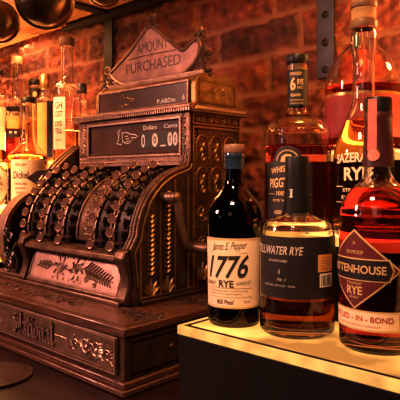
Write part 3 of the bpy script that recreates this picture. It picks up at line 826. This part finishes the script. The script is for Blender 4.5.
# left cheek: low volute with a broad rim, swept shoulder under the display
VC = (.726, .187)
va = [pi+.92-(pi/2+1.32)*i/34 for i in range(35)]
ell = lambda k: [(VC[0]+(.100-k)*cos(a), VC[1]+(.108-k)*sin(a)) for a in va]
mb = MB(); mb.prism(ell(0)+ell(.011)[::-1], RX0-.024, RX0+.012, MX)
mb.build('left_rim', BRONZE_H, reg, .001)
mb = MB(); mb.prism(ell(.009)+[(BY1-.02, .24), (BY1-.02, PZ), (BY0+.045, PZ)], RX0-.004, RX0+.008, MX)
mb.build('left_cheek', KEYDARK, reg)
sw = [(.690, .318), (.702, .333), (.718, .350), (.738, .368), (.758, .384), (.772, .394), (.785, .400), (.80, .402)]
mb = MB(); mb.prism(sw+[(.80, .30), (.70, .30)], -1.142, -1.108, MX); mb.build('left_shoulder', BRONZE_D, reg, .001)
mb = MB()
for x_ in (-1.141, -1.125, -1.110): mb.tube([(x_, y_-.001, z_+.001) for y_, z_ in sw], .0028, 8)
mb.build('shoulder_rim', BRONZE, reg)
mb = MB(); ML = plane((0, BY0+.004, 0), (1, 0, 0), (0, 0, 1))
for (u, v, r_, d_) in ((-1.166, .125, .018, 1), (-1.172, .160, .015, -1), (-1.158, .190, .013, 1), (-1.176, .205, .011, -1), (-1.150, .150, .010, 1)):
    spiral(mb, ML, u, v, r_, 1.5, d_, .5, .0028)
mb.tube([(-1.19, .103, 0), (-1.165, .135, 0), (-1.182, .172, 0), (-1.160, .212, 0)], .003, 6, ML)
mb.tube([(-1.135, .103, 0), (-1.130, .14, -.004), (-1.142, .168, 0), (-1.118, .185, .004)], .0045, 8, ML)
mb.build('left_scrollwork', KEYDARK, reg)

# cabinet core behind the keys and under the display
mb = MB()
mb.box(-1.135, RX1-.020, .68, BY1, PZ, .30); mb.box(RX0+.008, -1.135, .72, BY1, PZ, .235); mb.box(-1.105, RX1-.020, .795, BY1, .30, .457)
mb.build('cabinet', BRONZE_D, reg)
# keyboard drum
XL, XR = -1.124, RX1-.021
mb = MB()
dr = [(KC[0]+0.1230*cos(a), KC[1]+0.1230*sin(a)) for a in [pi+.06-(pi/2+.04)*i/24 for i in range(25)]] + [(KC[0], KC[1]-.01)]
mb.prism(dr, XL, XR, MX)
mb.build('key_bed', BRONZE_D, reg)
cols = (-1.094, -1.025, -.958, -.851, -.792)
for xc in cols:
    mb = MB(); md = MB()
    arcp = [(KC[0]+0.1245*cos(a), KC[1]+0.1245*sin(a)) for a in [pi-.02-(pi/2-.04)*i/22 for i in range(23)]]
    md.prism([(KC[0]+0.1252*cos(a), KC[1]+0.1252*sin(a)) for a in [pi-(pi/2-.03)*i/22 for i in range(23)]]+[(KC[0]+0.1170*cos(a), KC[1]+0.1170*sin(a)) for a in [pi/2+.03+(pi/2-.03)*i/22 for i in range(23)]], xc-.012, xc+.016, MX)
    md.build('key_slot', KEYDARK, reg)
    for dx in (-.0205,):
        mb.tube([(xc+dx, KC[0]+0.1260*cos(a), KC[1]+0.1260*sin(a)) for a in [pi-(pi/2-.03)*i/24 for i in range(25)]], .0032, 8)
    mb.tube([(xc+.0265, KC[0]+0.1250*cos(a), KC[1]+0.1250*sin(a)) for a in [pi-(pi/2-.03)*i/24 for i in range(25)]], .002, 6)
    mb.build('key_rib', BRONZE, reg)
# decorative strips between the key banks (foliate relief on the drum)
class DrumM:
    def __init__(s, x): s.x = x
    def __matmul__(s, p):
        a = pi-p[1]/.1235; r = .1235+p[2]
        return Vector((s.x+p[0], KC[0]+r*cos(a), KC[1]+r*sin(a)))
for xs_, w_ in ((-.904, .020), (-.764, .007), (-.991, .009), (-.821, .007)):
    mb = MB()
    D = DrumM(xs_)
    for k in range(9):
        v_ = .012+k*.0215
        spiral(mb, D, 0, v_, w_*.42, 1.3, 1 if k % 2 else -1, k, .0013, 14)
        if w_ > .011:
            for j in range(4): leaf(mb, D, 0, v_, w_*.55, j*pi/2+.7, .5, .0022)
        mb.ball((w_*.45, v_+.010, 0), .0017, D, 6); mb.ball((-w_*.45, v_+.010, 0), .0017, D, 6)
    mb.build('bed_relief', BRONZE_H, reg)
# keys
rootloc = wloc(reg)
def key_mesh():
    m1 = MB()   # local: radial direction is -Y at angle 0 (drum axis at origin)
    m1.box(-.0075, -.0035, -.1530, -.120, -.0020, .0020)
    m1.box(-.0035, .0165, -.1430, -.1385, -.0024, .0024)
    m1.box(.0085, .0150, -.1470, -.130, -.0046, .0046)
    m2 = MB(); R_ = Matrix.Rotation(pi/2, 4, 'X')
    m2.lathe([(0, -.0030), (.0070, -.0030), (.0088, -.0012), (.0094, .0006), (.0094, .0022), (.0084, .0032), (.0070, .0026), (.0070, .0014), (0, .0014)], 22, R_)
    m3 = MB()
    m3.lathe([(0, .0012), (.0071, .0012), (.0066, .0024), (0, .0028)], 22, R_)
    return m1, m2, m3
first = None
for xc in cols:
    for k in range(9):
        ang = radians(-3+k*9.7)
        if first is None:
            m1, m2, m3 = key_mesh()
            ks = m1.build('key', KEYDARK, None, .0004); ks.parent = reg
            kr = m2.build('key_rim', KEYTOP, None); kr.parent = ks
            kf = m3.build('key_face', KEYFACE, None); kf.parent = ks
            first = (ks, kr, kf); subs = first[1:]
        else:
            ks = first[0].copy(); C.objects.link(ks); ks.parent = reg
            subs = []
            for q in first[1:]:
                c = q.copy(); C.objects.link(c); c.parent = ks; subs.append(c)
        ks.location = Vector((xc, KC[0]+.008*cos(ang), KC[1]-.008*sin(ang))) - rootloc
        ks.rotation_euler = (-ang, 0, 0)
        for c in subs:
            c.location = (-.0055, -.1555, 0)
            c.rotation_euler = (ang*.72-.12, 0, .30)
# lid below the keys with embossed panel
mb = MB()
mb.box(-1.094, XR+.001, BY0+.024, .70, PZ, .176)
mb.build('lid', BRONZE_D, reg, .002)
mb = MB(); mb.prism([(BY0-.004, .176), (BY0-.010, .179), (BY0-.008, .188), (BY0+.006, .194), (.66, .194), (.66, .176)], -1.100, XR+.004, MX)
mb.build('lid_lip', BRONZE_D, reg, .0015)
mb = MB(); mb.box(RX0-.012, XR+.002, BY0-.012, .66, PZ, PZ+.008); mb.box(RX0-.006, XR, BY0-.006, .66, PZ+.008, PZ+.014); mb.build('foot_moulding', BRONZE, reg, .0015)
px_l, px_r = -1.070, -.768
tv = (0, .30, .954); PO = Vector((0, BY0-.002, PZ+.013)); PH = .066
mb = MB(); ML = plane(PO, (1, 0, 0), tv)
mb.box(px_l, px_r, 0, PH, -.004, .002, ML)
pn = mb.build('embossed_panel', BRONZE_P, reg, .001)
mb = MB(); ML = plane(PO+Vector((0, -.0019, .0006)), (1, 0, 0), tv)
frame(mb, ML, px_l+.002, px_r-.002, .001, PH-.001, .0025, .002)
for uc, d_ in ((-.962, 1), (-.905, -1)):
    for k in range(2): spiral(mb, ML, uc+d_*.004*k, .034+(.002 if k else 0), .0125-.003*k, 1.4, d_*(1 if k else -1), k*pi, .0017)
    for j in range(7): leaf(mb, ML, uc+.013*cos(j*.9), .034+.013*sin(j*.9), .011, j*.9+d_*.5, .55, .0026)
    for j in range(3): mb.ball((uc-.018+.018*j, .012, 0), .0034, ML, 8, 1, 1, .6); mb.ball((uc-.018+.018*j, .056, 0), .0030, ML, 8, 1, 1, .6)
for i in range(8): leaf(mb, ML, -1.035+i*.0065, .033, .011+.0012*i, pi-.5 if i % 2 else pi+.5, .4, .0026)
for i in range(10):
    leaf(mb, ML, -.878+i*.0085, .040-i*.0016, .022-.001*i, .7, .32, .0028); leaf(mb, ML, -.878+i*.0085, .038-i*.0016, .022-.001*i, -.85, .32, .0028)
spiral(mb, ML, -.868, .019, .008, 1.3, 1, 0, .0015); spiral(mb, ML, -.842, .013, .006, 1.3, -1, 1, .0014)
mb.tube([(-1.04, .033, 0), (-.98, .036, .0005), (-.93, .031, .0005), (-.88, .039, .0005), (-.79, .0235, 0)], .0014, 6, ML)
mb.build('relief', BRONZE, pn)
# S scroll bracket at the right end of the panel
mb = MB()
S = [(BY0-.006, PZ+.002), (BY0-.012, .112), (BY0-.004, .130), (BY0-.001, .150), (BY0-.008, .168), (BY0-.016, .184), (BY0-.010, .198), (BY0+.010, .205), (BY0+.02, .205), (BY0+.02, PZ+.002)]
mb.prism(S, RX1-.030, RX1-.004, MX); mb.build('scroll_bracket', BRONZE_D, reg, .003)
mb = MB(); mb.prism(S, -1.096, -1.074, MX); mb.build('scroll_bracket', BRONZE_D, reg, .003)
# release lever at the left
mb = MB(); mb.prism([(-1.215, .325), (-1.165, .342), (-1.112, .346), (-1.116, .318), (-1.140, .303), (-1.175, .312)], -.004, .004, plane((0, .70, 0), (1, 0, 0), (0, 0, 1)))
mb.build('lever', KEYDARK, reg, .001)
# display box
DX0, DX1, DY = -1.097, RX1, .771
mb = MB(); MD = plane((0, DY, 0), (1, 0, 0), (0, 0, 1))
# face frame around the window
wx0, wx1, wz0, wz1 = -1.058, -.762, .374, .442
for a in ((DX0, DX1, wz1, .457), (DX0, DX1, .350, wz0), (DX0, wx0, wz0, wz1), (wx1, DX1, wz0, wz1)):
    mb.box(a[0], a[1], a[2], a[3], -.02, .003, MD)
mb.build('display_frame', BRONZE, reg, .001)
mb = MB(); MD3 = plane((0, DY-.003, 0), (1, 0, 0), (0, 0, 1))
frame(mb, MD3, wx0-.004, wx1+.004, wz0-.004, wz1+.004, .004, .0025)
n = 34
for i in range(n):
    u = DX0+.010+(DX1-DX0-.02)*i/(n-1)
    spiral(mb, MD3, u, .3700, .0046, 1.0, 1, pi*.5, .0011, 10)
for i in range(60):
    u = DX0+.006+(DX1-DX0-.012)*i/59; mb.ball((u, .3595, 0), .0020, MD3, 6)
rope(mb, MD3, DX0+.004, .3775, DX1-.004, .3775, 70, .0028)
for i in range(8):
    spiral(mb, MD3, DX1-.016, .388+i*.0088, .0058, 1.2, 1 if i % 2 else -1, .4, .0014, 12)
    spiral(mb, MD3, DX0+.020, .388+i*.0088, .0058, 1.2, 1 if i % 2 else -1, .4, .0014, 12)
mb.build('display_relief', BRONZE_H, reg)
mb = MB(); mb.box(wx0, wx1, wz0, wz1, -.008, -.0012, MD); bk = mb.build('display_window', WINDOWGL, reg)
MW = plane((0, DY+.0010, 0), (1, 0, 0), (0, 0, 1)); MWP = bk
def dtext(tx, u, v, w, h, **k):
    vv, f = textw(tx, w, h, **k); q = MB(); q.add([(x+u, y+v, .0002) for x, y in vv], f, MW); q.build('white_lettering', WHITE, MWP, smooth=0)
dtext('Dollars', -.853, .4300, .042, .0090, bold=.01); dtext('Cents', -.792, .4300, .038, .0086, bold=.01)
hand = [(-.958, .4365), (-.946, .4430), (-.945, .4330), (-.930, .4335), (-.922, .4300), (-.906, .4280), (-.898, .4235), (-.905, .4215), (-.918, .4230), (-.914, .4190), (-.918, .4150), (-.926, .4115), (-.936, .4130), (-.942, .4170), (-.948, .4095), (-.962, .4135), (-.955, .4230)]
hand = [(-.926+(u+.930)*1.12, v*1.1-.0535) for u, v in hand]; hm = lambda p: (-.926+(p[0]+.930)*1.12, p[1]*1.1-.0535, .0003)
mbh = MB(); mbh.tube([(u, v, .0003) for u, v in hand], .0010, 6, MW, closed=True)
for a in (((-.945, .4330), (-.944, .4170)), ((-.936, .4255), (-.926, .4265)), ((-.934, .4205), (-.924, .4215)), ((-.932, .4155), (-.922, .4170)), ((-.951, .4400), (-.957, .4160))):
    mbh.tube([hm(a[0]), hm(a[1])], .0009, 6, MW)
mbh.build('pointing_hand', WHITE, bk, smooth=0)
mb = MB(); mb.box(-.884, -.764, .3860, .4195, 0, .0010, MW); tabs_ = mb.build('number_opening', BLACK, bk)
def tab(u, v, w, h, tx, turn=1.):
    mb = MB(); N_ = 24
    mb.prism([(u+w*turn*cos(2*pi*i/N_), v+h*sin(2*pi*i/N_)) for i in range(N_)], .0012, .0022, MW)
    o = mb.build('number_tab', WHITE, bk, smooth=0)
    if tx:
        m_ = MB(); vv, f = textw(tx, w*.95*turn, h*1.1, bold=.02); m_.add([(x+u, y+v, .0024) for x, y in vv], f, MW)
        m_.build('digit', INK, o, smooth=0)
tab(-.872, .4025, .0090, .0135, '1', .6); tab(-.836, .4028, .0088, .0138, '0'); tab(-.812, .3905, .0085, .0016, None); tab(-.7920, .4028, .0066, .0138, '0'); tab(-.7770, .4028, .0066, .0138, '0')
# cornice between display and cap
mb = MB()
cp = [(DY-.004, .453), (DY-.011, .457), (DY-.015, .462), (DY-.015, .467), (DY-.006, .470), (BY1+.010, .470), (BY1+.010, .453)]
mb.prism(cp, DX0-.010, DX1+.012, MX); cor = mb.build('cornice', BRONZE, reg, .001)
mb = MB(); MC = plane((0, DY-.013, 0), (1, 0, 0), (0, 0, 1))
for i in range(58):
    u = DX0-.008+(DX1-DX0+.016)*i/57; mb.box(u-.0016, u+.0016, .4545, .4610, -.003, .0012, MC)
MCS = plane((DX1+.012, 0, 0), (0, 1, 0), (0, 0, 1))
rope(mb, MCS, DY, .4615, BY1, .4615, 26, .0042)
mb.build('dentils', BRONZE_H, cor)
# cap box with its own slanted window
CB, CT, CY0, CY1 = .470, .533, .788, .915
cprof = [(CY0, CB), (CY0, CB+.006)]
for i in range(9):
    a = pi-(pi/2)*i/8; cprof.append((CY0+.030+.030*cos(a), CT-.028+.028*sin(a)))
for i in range(9):
    a = pi/2-(pi/2)*i/8; cprof.append((CY1-.030+.030*cos(a), CT-.028+.028*sin(a)))
cprof += [(CY1, CB)]
mb = MB(); mb.prism(cprof, DX0+.052, DX1-.003, MX); cap_ = mb.build('cap_box', BRONZE_G, reg, .001)
mb = MB(); mb.prism([(y_-.0015 if y_ < .85 else y_+.0015, z_+(.0015 if z_ > CB+.01 else 0)) for y_, z_ in cprof], DX0+.040, DX0+.054, MX)
mb.build('cap_end', BRONZE_G, reg, .001)
mb = MB(); mb.prism([(y_-.0015 if y_ < .85 else y_+.0015, z_+(.0015 if z_ > CB+.01 else 0)) for y_, z_ in cprof], DX1-.014, DX1-.001, MX)
mb.build('cap_end', BRONZE_G, reg, .001)
mb = MB(); MCB = plane((0, CY0-.002, 0), (1, 0, 0), (0, 0, 1))
frame(mb, MCB, DX0+.054, DX1-.018, CB+.001, CT-.013, .004, .004); mb.build('cap_frame', BRONZE, reg, .0008)
mb = MB(); mb.box(DX0+.058, DX1-.022, CB+.005, CT-.017, -.001, .0012, MCB); cw = mb.build('cap_window', WINDOWGL, reg)
MW = plane((0, CY0-.0034, 0), (1, 0, 0), (0, 0, 1)); MWP = cw
dtext('P.ABDin', -.818, .4835, .054, .0092, bold=.01); dtext('6', -.768, .4860, .0070, .0125, bold=.02)
hs = [(u*.7-.293, v*.7+.2050) for u, v in hand]
mbh = MB(); mbh.tube([(u, v, .0003) for u, v in hs], .0009, 6, MW, closed=True); mbh.build('pointing_hand', BRONZE_H, cw, smooth=0)
# carved side of the cap and cabinet
mb = MB(); MS = plane((RX1, 0, 0), (0, 1, 0), (0, 0, 1))
MSC = plane((DX1-.001, 0, 0), (0, 1, 0), (0, 0, 1))
frame(mb, MSC, CY0+.008, CY1-.008, CB+.004, CT-.012, .0025, .0018); ornament(mb, MSC, (CY0+CY1)/2, .496, .09, .028, .0009, 31)
# upper block, amber glow carried by its bronze colour
frame(mb, MS, DY+.004, BY1-.004, .430, .452, .003, .003)
for i in range(7):
    y_ = DY+.018+i*.0195
    spiral(mb, MS, y_, .4410, .0062, 1.2, 1 if i % 2 else -1, 1, .0013, 12)
frame(mb, MS, DY+.004, BY1-.004, PZ+.008, .427, .004, .003)
# repeated arches and rosettes down the rear panel
for i in range(3):
    y_ = DY+.034+i*.0415
    for zt in (.408, .345):
        pts = [(y_+.018*cos(a), zt-.018+.018*sin(a)*1.1, 0) for a in [pi*i_/12 for i_ in range(13)]]
        pts = [(y_-.018, zt-.045, 0)][::-1]+pts[::-1]+[]
        mb.tube([(y_-.018, zt-.046, 0)]+[(y_-.018*cos(pi*i_/12), zt-.018+.020*sin(pi*i_/12), 0) for i_ in range(13)]+[(y_+.018, zt-.046, 0)], .0016, 6, MS)
        for j in range(6): leaf(mb, MS, y_, zt-.022, .0115, j*pi/3, .55, .0022)
        leaf(mb, MS, y_, zt-.050, .016, pi/2, .5, .0025); leaf(mb, MS, y_, zt-.050, .014, pi/2+.9, .4, .002); leaf(mb, MS, y_, zt-.050, .014, pi/2-.9, .4, .002)
    for zt in (.255, .195):
        mb.tube([(y_+.014*cos(2*pi*i_/18), zt+.014*sin(2*pi*i_/18), 0) for i_ in range(18)], .0016, 6, MS, closed=True)
        for j in range(5): leaf(mb, MS, y_, zt, .010, j*2*pi/5, .6, .0022)
    beads(mb, MS, y_-.0205, PZ+.02, y_-.0205, .415, 44, .0021)
    for j in range(5): leaf(mb, MS, y_, PZ+.022, .038-.004*abs(j-2), pi/2+(j-2)*.42, .3, .003)
# swept front panel: vertical rail, plaited chain and foot leaves
for y_ in (BY0+.020, .690, .727, .762):
    ztop = {0: .30}.get(0)
    zt = KC[1]+sqrt(max(0, .125**2-(y_-KC[0])**2))-.004
    mb.box(y_-.0022, y_+.0022, PZ+.008, zt, -.001, .0028, MS)
for y_, n in ((.668, 17), (.709, 20)):
    for j in range(n):
        z_ = .150+j*.0085
        if z_ > KC[1]+sqrt(max(0, .118**2-(y_-KC[0])**2))-.012: break
        leaf(mb, MS, y_, z_, .0115, .75, .5, .0028); leaf(mb, MS, y_, z_, .0115, pi-.75, .5, .0028)
    for j in range(5): leaf(mb, MS, y_, PZ+.012, .034-.004*abs(j-2), pi/2+(j-2)*.45, .3, .003)
mb.tube([(y_+.009 if i < 8 else y_+.006, z_-.006, 0) for i, (y_, z_) in enumerate(prof[3:-4])], .0022, 6, MS)
mb.build('side_relief', BRONZE_G, reg)
mb = MB(); mb.box(RX0-.0, RX1+.008, BY0+.02, BY1+.012, PZ, PZ+.009); mb.box(RX0, RX1+.004, BY0+.02, BY1+.008, PZ+.009, PZ+.015); mb.build('side_foot_moulding', BRONZE_D, reg, .0015)

# crank on the side
cxp = RX1
hub = Vector((RX1+.022, .697, .290))
cr = MB(); cr.tube([(RX1-.002, hub.y, hub.z), (RX1+.034, hub.y, hub.z)], .0098, 16); cr.ball((RX1+.034, hub.y, hub.z), .0112, None, 14)
crank = cr.build('crank', BRONZE, reg, smooth=60)
mb = MB(); mb.tube([(RX1+.034, hub.y, hub.z), (RX1+.037, hub.y+.004, hub.z-.014), (RX1+.036, hub.y+.010, hub.z-.045), (RX1+.034, hub.y+.022, hub.z-.076), (RX1+.034, hub.y+.032, hub.z-.088)], [.0085, .0082, .0072, .0075, .0085], 12)
mb.build('crank_arm', BRONZE, crank, smooth=60)
mb = MB(); M = Matrix.Translation((RX1+.030, hub.y+.032, hub.z-.090)) @ Matrix.Rotation(pi/2, 4, 'Y')
mb.lathe([(0, 0), (.0095, .0), (.0105, .003), (.0080, .008), (.0098, .024), (.0104, .040), (.0088, .058), (.0050, .063), (0, .064)], 20, M)
mb.build('crank_grip', BRONZE_D, crank, smooth=60)

# crown sign
SY = .828
MSG = plane((0, SY, 0), (1, 0, 0), (0, 0, 1))
def crown(k=0.):
    L_ = [(-1.0534, 0.5738), (-1.0196, 0.5916), (-0.9778, 0.6157), (-0.9384, 0.6469), (-0.909, 0.6595), (-0.8731, 0.6355), (-0.8367, 0.6083), (-0.8093, 0.5919), (-0.7891, 0.6021), (-0.7666, 0.6107)]
    B_ = [(-0.7666, 0.6107), (-0.761, 0.5894), (-0.7693, 0.5703), (-0.7891, 0.5525), (-0.8283, 0.5366), (-0.8906, 0.53), (-0.9676, 0.5331), (-1.027, 0.5516), (-1.0534, 0.5738)]
    def cat(P_, n=5):
        o = []
        for i in range(len(P_)-1):
            p0, p1, p2, p3 = P_[max(i-1, 0)], P_[i], P_[i+1], P_[min(i+2, len(P_)-1)]
            for j in range(n):
                t = j/n
                o.append(tuple(.5*((2*p1[c])+(-p0[c]+p2[c])*t+(2*p0[c]-5*p1[c]+4*p2[c]-p3[c])*t*t+(-p0[c]+3*p1[c]-3*p2[c]+p3[c])*t**3) for c in (0, 1)))
        return o
    return cat(L_)+cat(B_)
poly = crown()
mb = MB(); mb.prism(poly, -.004, .003, MSG); sg = mb.build('crown_sign', SIGNM, reg, .0008)
mb = MB(); mb.tube([(u, v, .002) for u, v in poly], .0042, 8, MSG, closed=True)
# pierced scrollwork round the plate
for (u, v, r_, d_, a_) in ((-0.7666, 0.6107, 0.0153, 1, 0), (-0.7555, 0.5845, 0.0115, -1, 1), (-0.7528, 0.5658, 0.0115, 1, 2), (-0.761, 0.5507, 0.0128, -1, 3), (-0.7806, 0.5411, 0.0115, 1, 1), (-0.7473, 0.5469, 0.0102, 1, 2), (-0.7555, 0.5318, 0.0115, -1, 0), (-0.8035, 0.5315, 0.0102, -1, 0), (-0.8271, 0.5259, 0.0089, 1, 1), (-1.065, 0.5801, 0.0118, 1, 0), (-1.0611, 0.5604, 0.0132, -1, 2), (-1.042, 0.5414, 0.0118, 1, 0), (-1.0688, 0.542, 0.0118, 1, 2), (-1.0123, 0.5311, 0.0103, -1, 0), (-0.9764, 0.5226, 0.0088, 1, 0), (-0.9084, 0.6705, 0.0115, 1, 0), (-0.9249, 0.6624, 0.0088, -1, 2), (-0.8922, 0.6564, 0.0077, 1, 2)):
    spiral(mb, MSG, u, v, r_, 1.5, d_, a_, .0032, 20)
for (u, v, a_) in ((-0.9084, 0.6705, 1.57), (-0.7638, 0.6143, 1.2), (-0.7473, 0.5711, 0.2), (-0.7473, 0.5388, -0.4), (-1.0727, 0.5666, 2.6), (-1.0766, 0.5477, 3.3)):
    for j in (-1, 0, 1): leaf(mb, MSG, u, v, .020, a_+j*.6, .45, .004)
mb.build('scrollwork', BRONZE, sg)
mb = MB(); mb.box(-1.055, -.748, SY-.006, SY+.006, CT-.004, CT+.012); mb.build('sign_foot', BRONZE, reg, .001)
mb = MB()
def stext(tx, u, v, w, h, **k):
    vv, f = textw(tx, w, h, **k); mb.add([(x+u, y+v, .0036) for x, y in vv], f, MSG)
stext('AMOUNT', -.905, .6165, .100, .0230, bold=-.006); stext('PURCHASED', -.905, .5755, .175, .0230, bold=-.006)
mb.tube([(-.985, .5965, .003), (-.93, .5985, .003), (-.83, .596, .003)], .0009, 6, MSG)
mb.build('lettering', INLAY, sg, smooth=0)

# ------------------------------------------------------------------ light
def area(loc, target, size, energy, color, shape='RECTANGLE', sy=None, spread=180):
    l = bpy.data.lights.new('area', 'AREA'); l.energy = energy; l.color = color; l.size = size; l.shape = shape
    l.size_y = sy or size; l.spread = radians(spread)
    o = bpy.data.objects.new('area_lamp', l); C.objects.link(o); o.location = loc
    o.rotation_euler = (Vector(target)-Vector(loc)).to_track_quat('-Z', 'Y').to_euler(); return o
def point(loc, energy, color, r=.02):
    l = bpy.data.lights.new('bulb', 'POINT'); l.energy = energy; l.color = color; l.shadow_soft_size = r
    o = bpy.data.objects.new('bulb_lamp', l); C.objects.link(o); o.location = loc; return o
area((-1.75, -.75, 1.0), (-.93, .62, .13), .30, 4.0, (1., .48, .37), spread=55)
area((.2, -1.3, 1.1), (-.7, .7, .3), .5, 1.2, (1., .48, .33))
area((-1.45, .38, .90), (-1.45, .86, .34), .45, 5, (1., .42, .16), sy=.12, spread=90)
area((-.30, .22, .86), (-.42, .64, .20), .12, 1.5, (1., .56, .30), spread=70)  # added lamp out of view, brightens the front bottle labels
area((-1.35, -1.3, .75), (-.4, .7, .3), .05, .8, (.45, .68, 1.), sy=.5)
area((-.42, .70, .76), (-.74, .82, .42), .12, 1.7, (1., .48, .12))
point((-.27, .985, .62), 2.5, (1., .50, .15), .03)
point((-2.12, .93, .47), 11., (1., .47, .17), .04)
area((-1.75, .99, .815), (-1.72, 1.04, .30), .8, 3., (1., .46, .17), sy=.03)  # added unseen strip under the shelf, brightens the left wall
for i in range(8):
    point((-.98+i*.25, -.9-.06*(i % 2), 1.15), .42, (1., .72, .5) if i % 2 else (.5, .70, 1.), .009)
w = bpy.data.worlds.new('world'); SC.world = w; w.use_nodes = True
bgn = w.node_tree.nodes['Background']; bgn.inputs[0].default_value = (.9, .35, .2, 1); bgn.inputs[1].default_value = .035

# ------------------------------------------------------------------ camera
cam = bpy.data.cameras.new('camera'); co = bpy.data.objects.new('camera', cam); C.objects.link(co)
co.location = (0, 0, ZC); co.rotation_euler = (pi/2, 0, atan2(.678, .735))
cam.sensor_width = 36; cam.sensor_fit = 'HORIZONTAL'; cam.lens = 553/400*36
cam.shift_y = -(200-178)/400
cam.clip_start = .01
SC.camera = co
SC.view_settings.view_transform = 'Standard'; SC.view_settings.exposure = .4; SC.view_settings.gamma = .84
SC.cycles.max_bounces = 16; SC.cycles.transmission_bounces = 16; SC.cycles.transparent_max_bounces = 16; SC.cycles.glossy_bounces = 6
SC.cycles.sample_clamp_indirect = 6
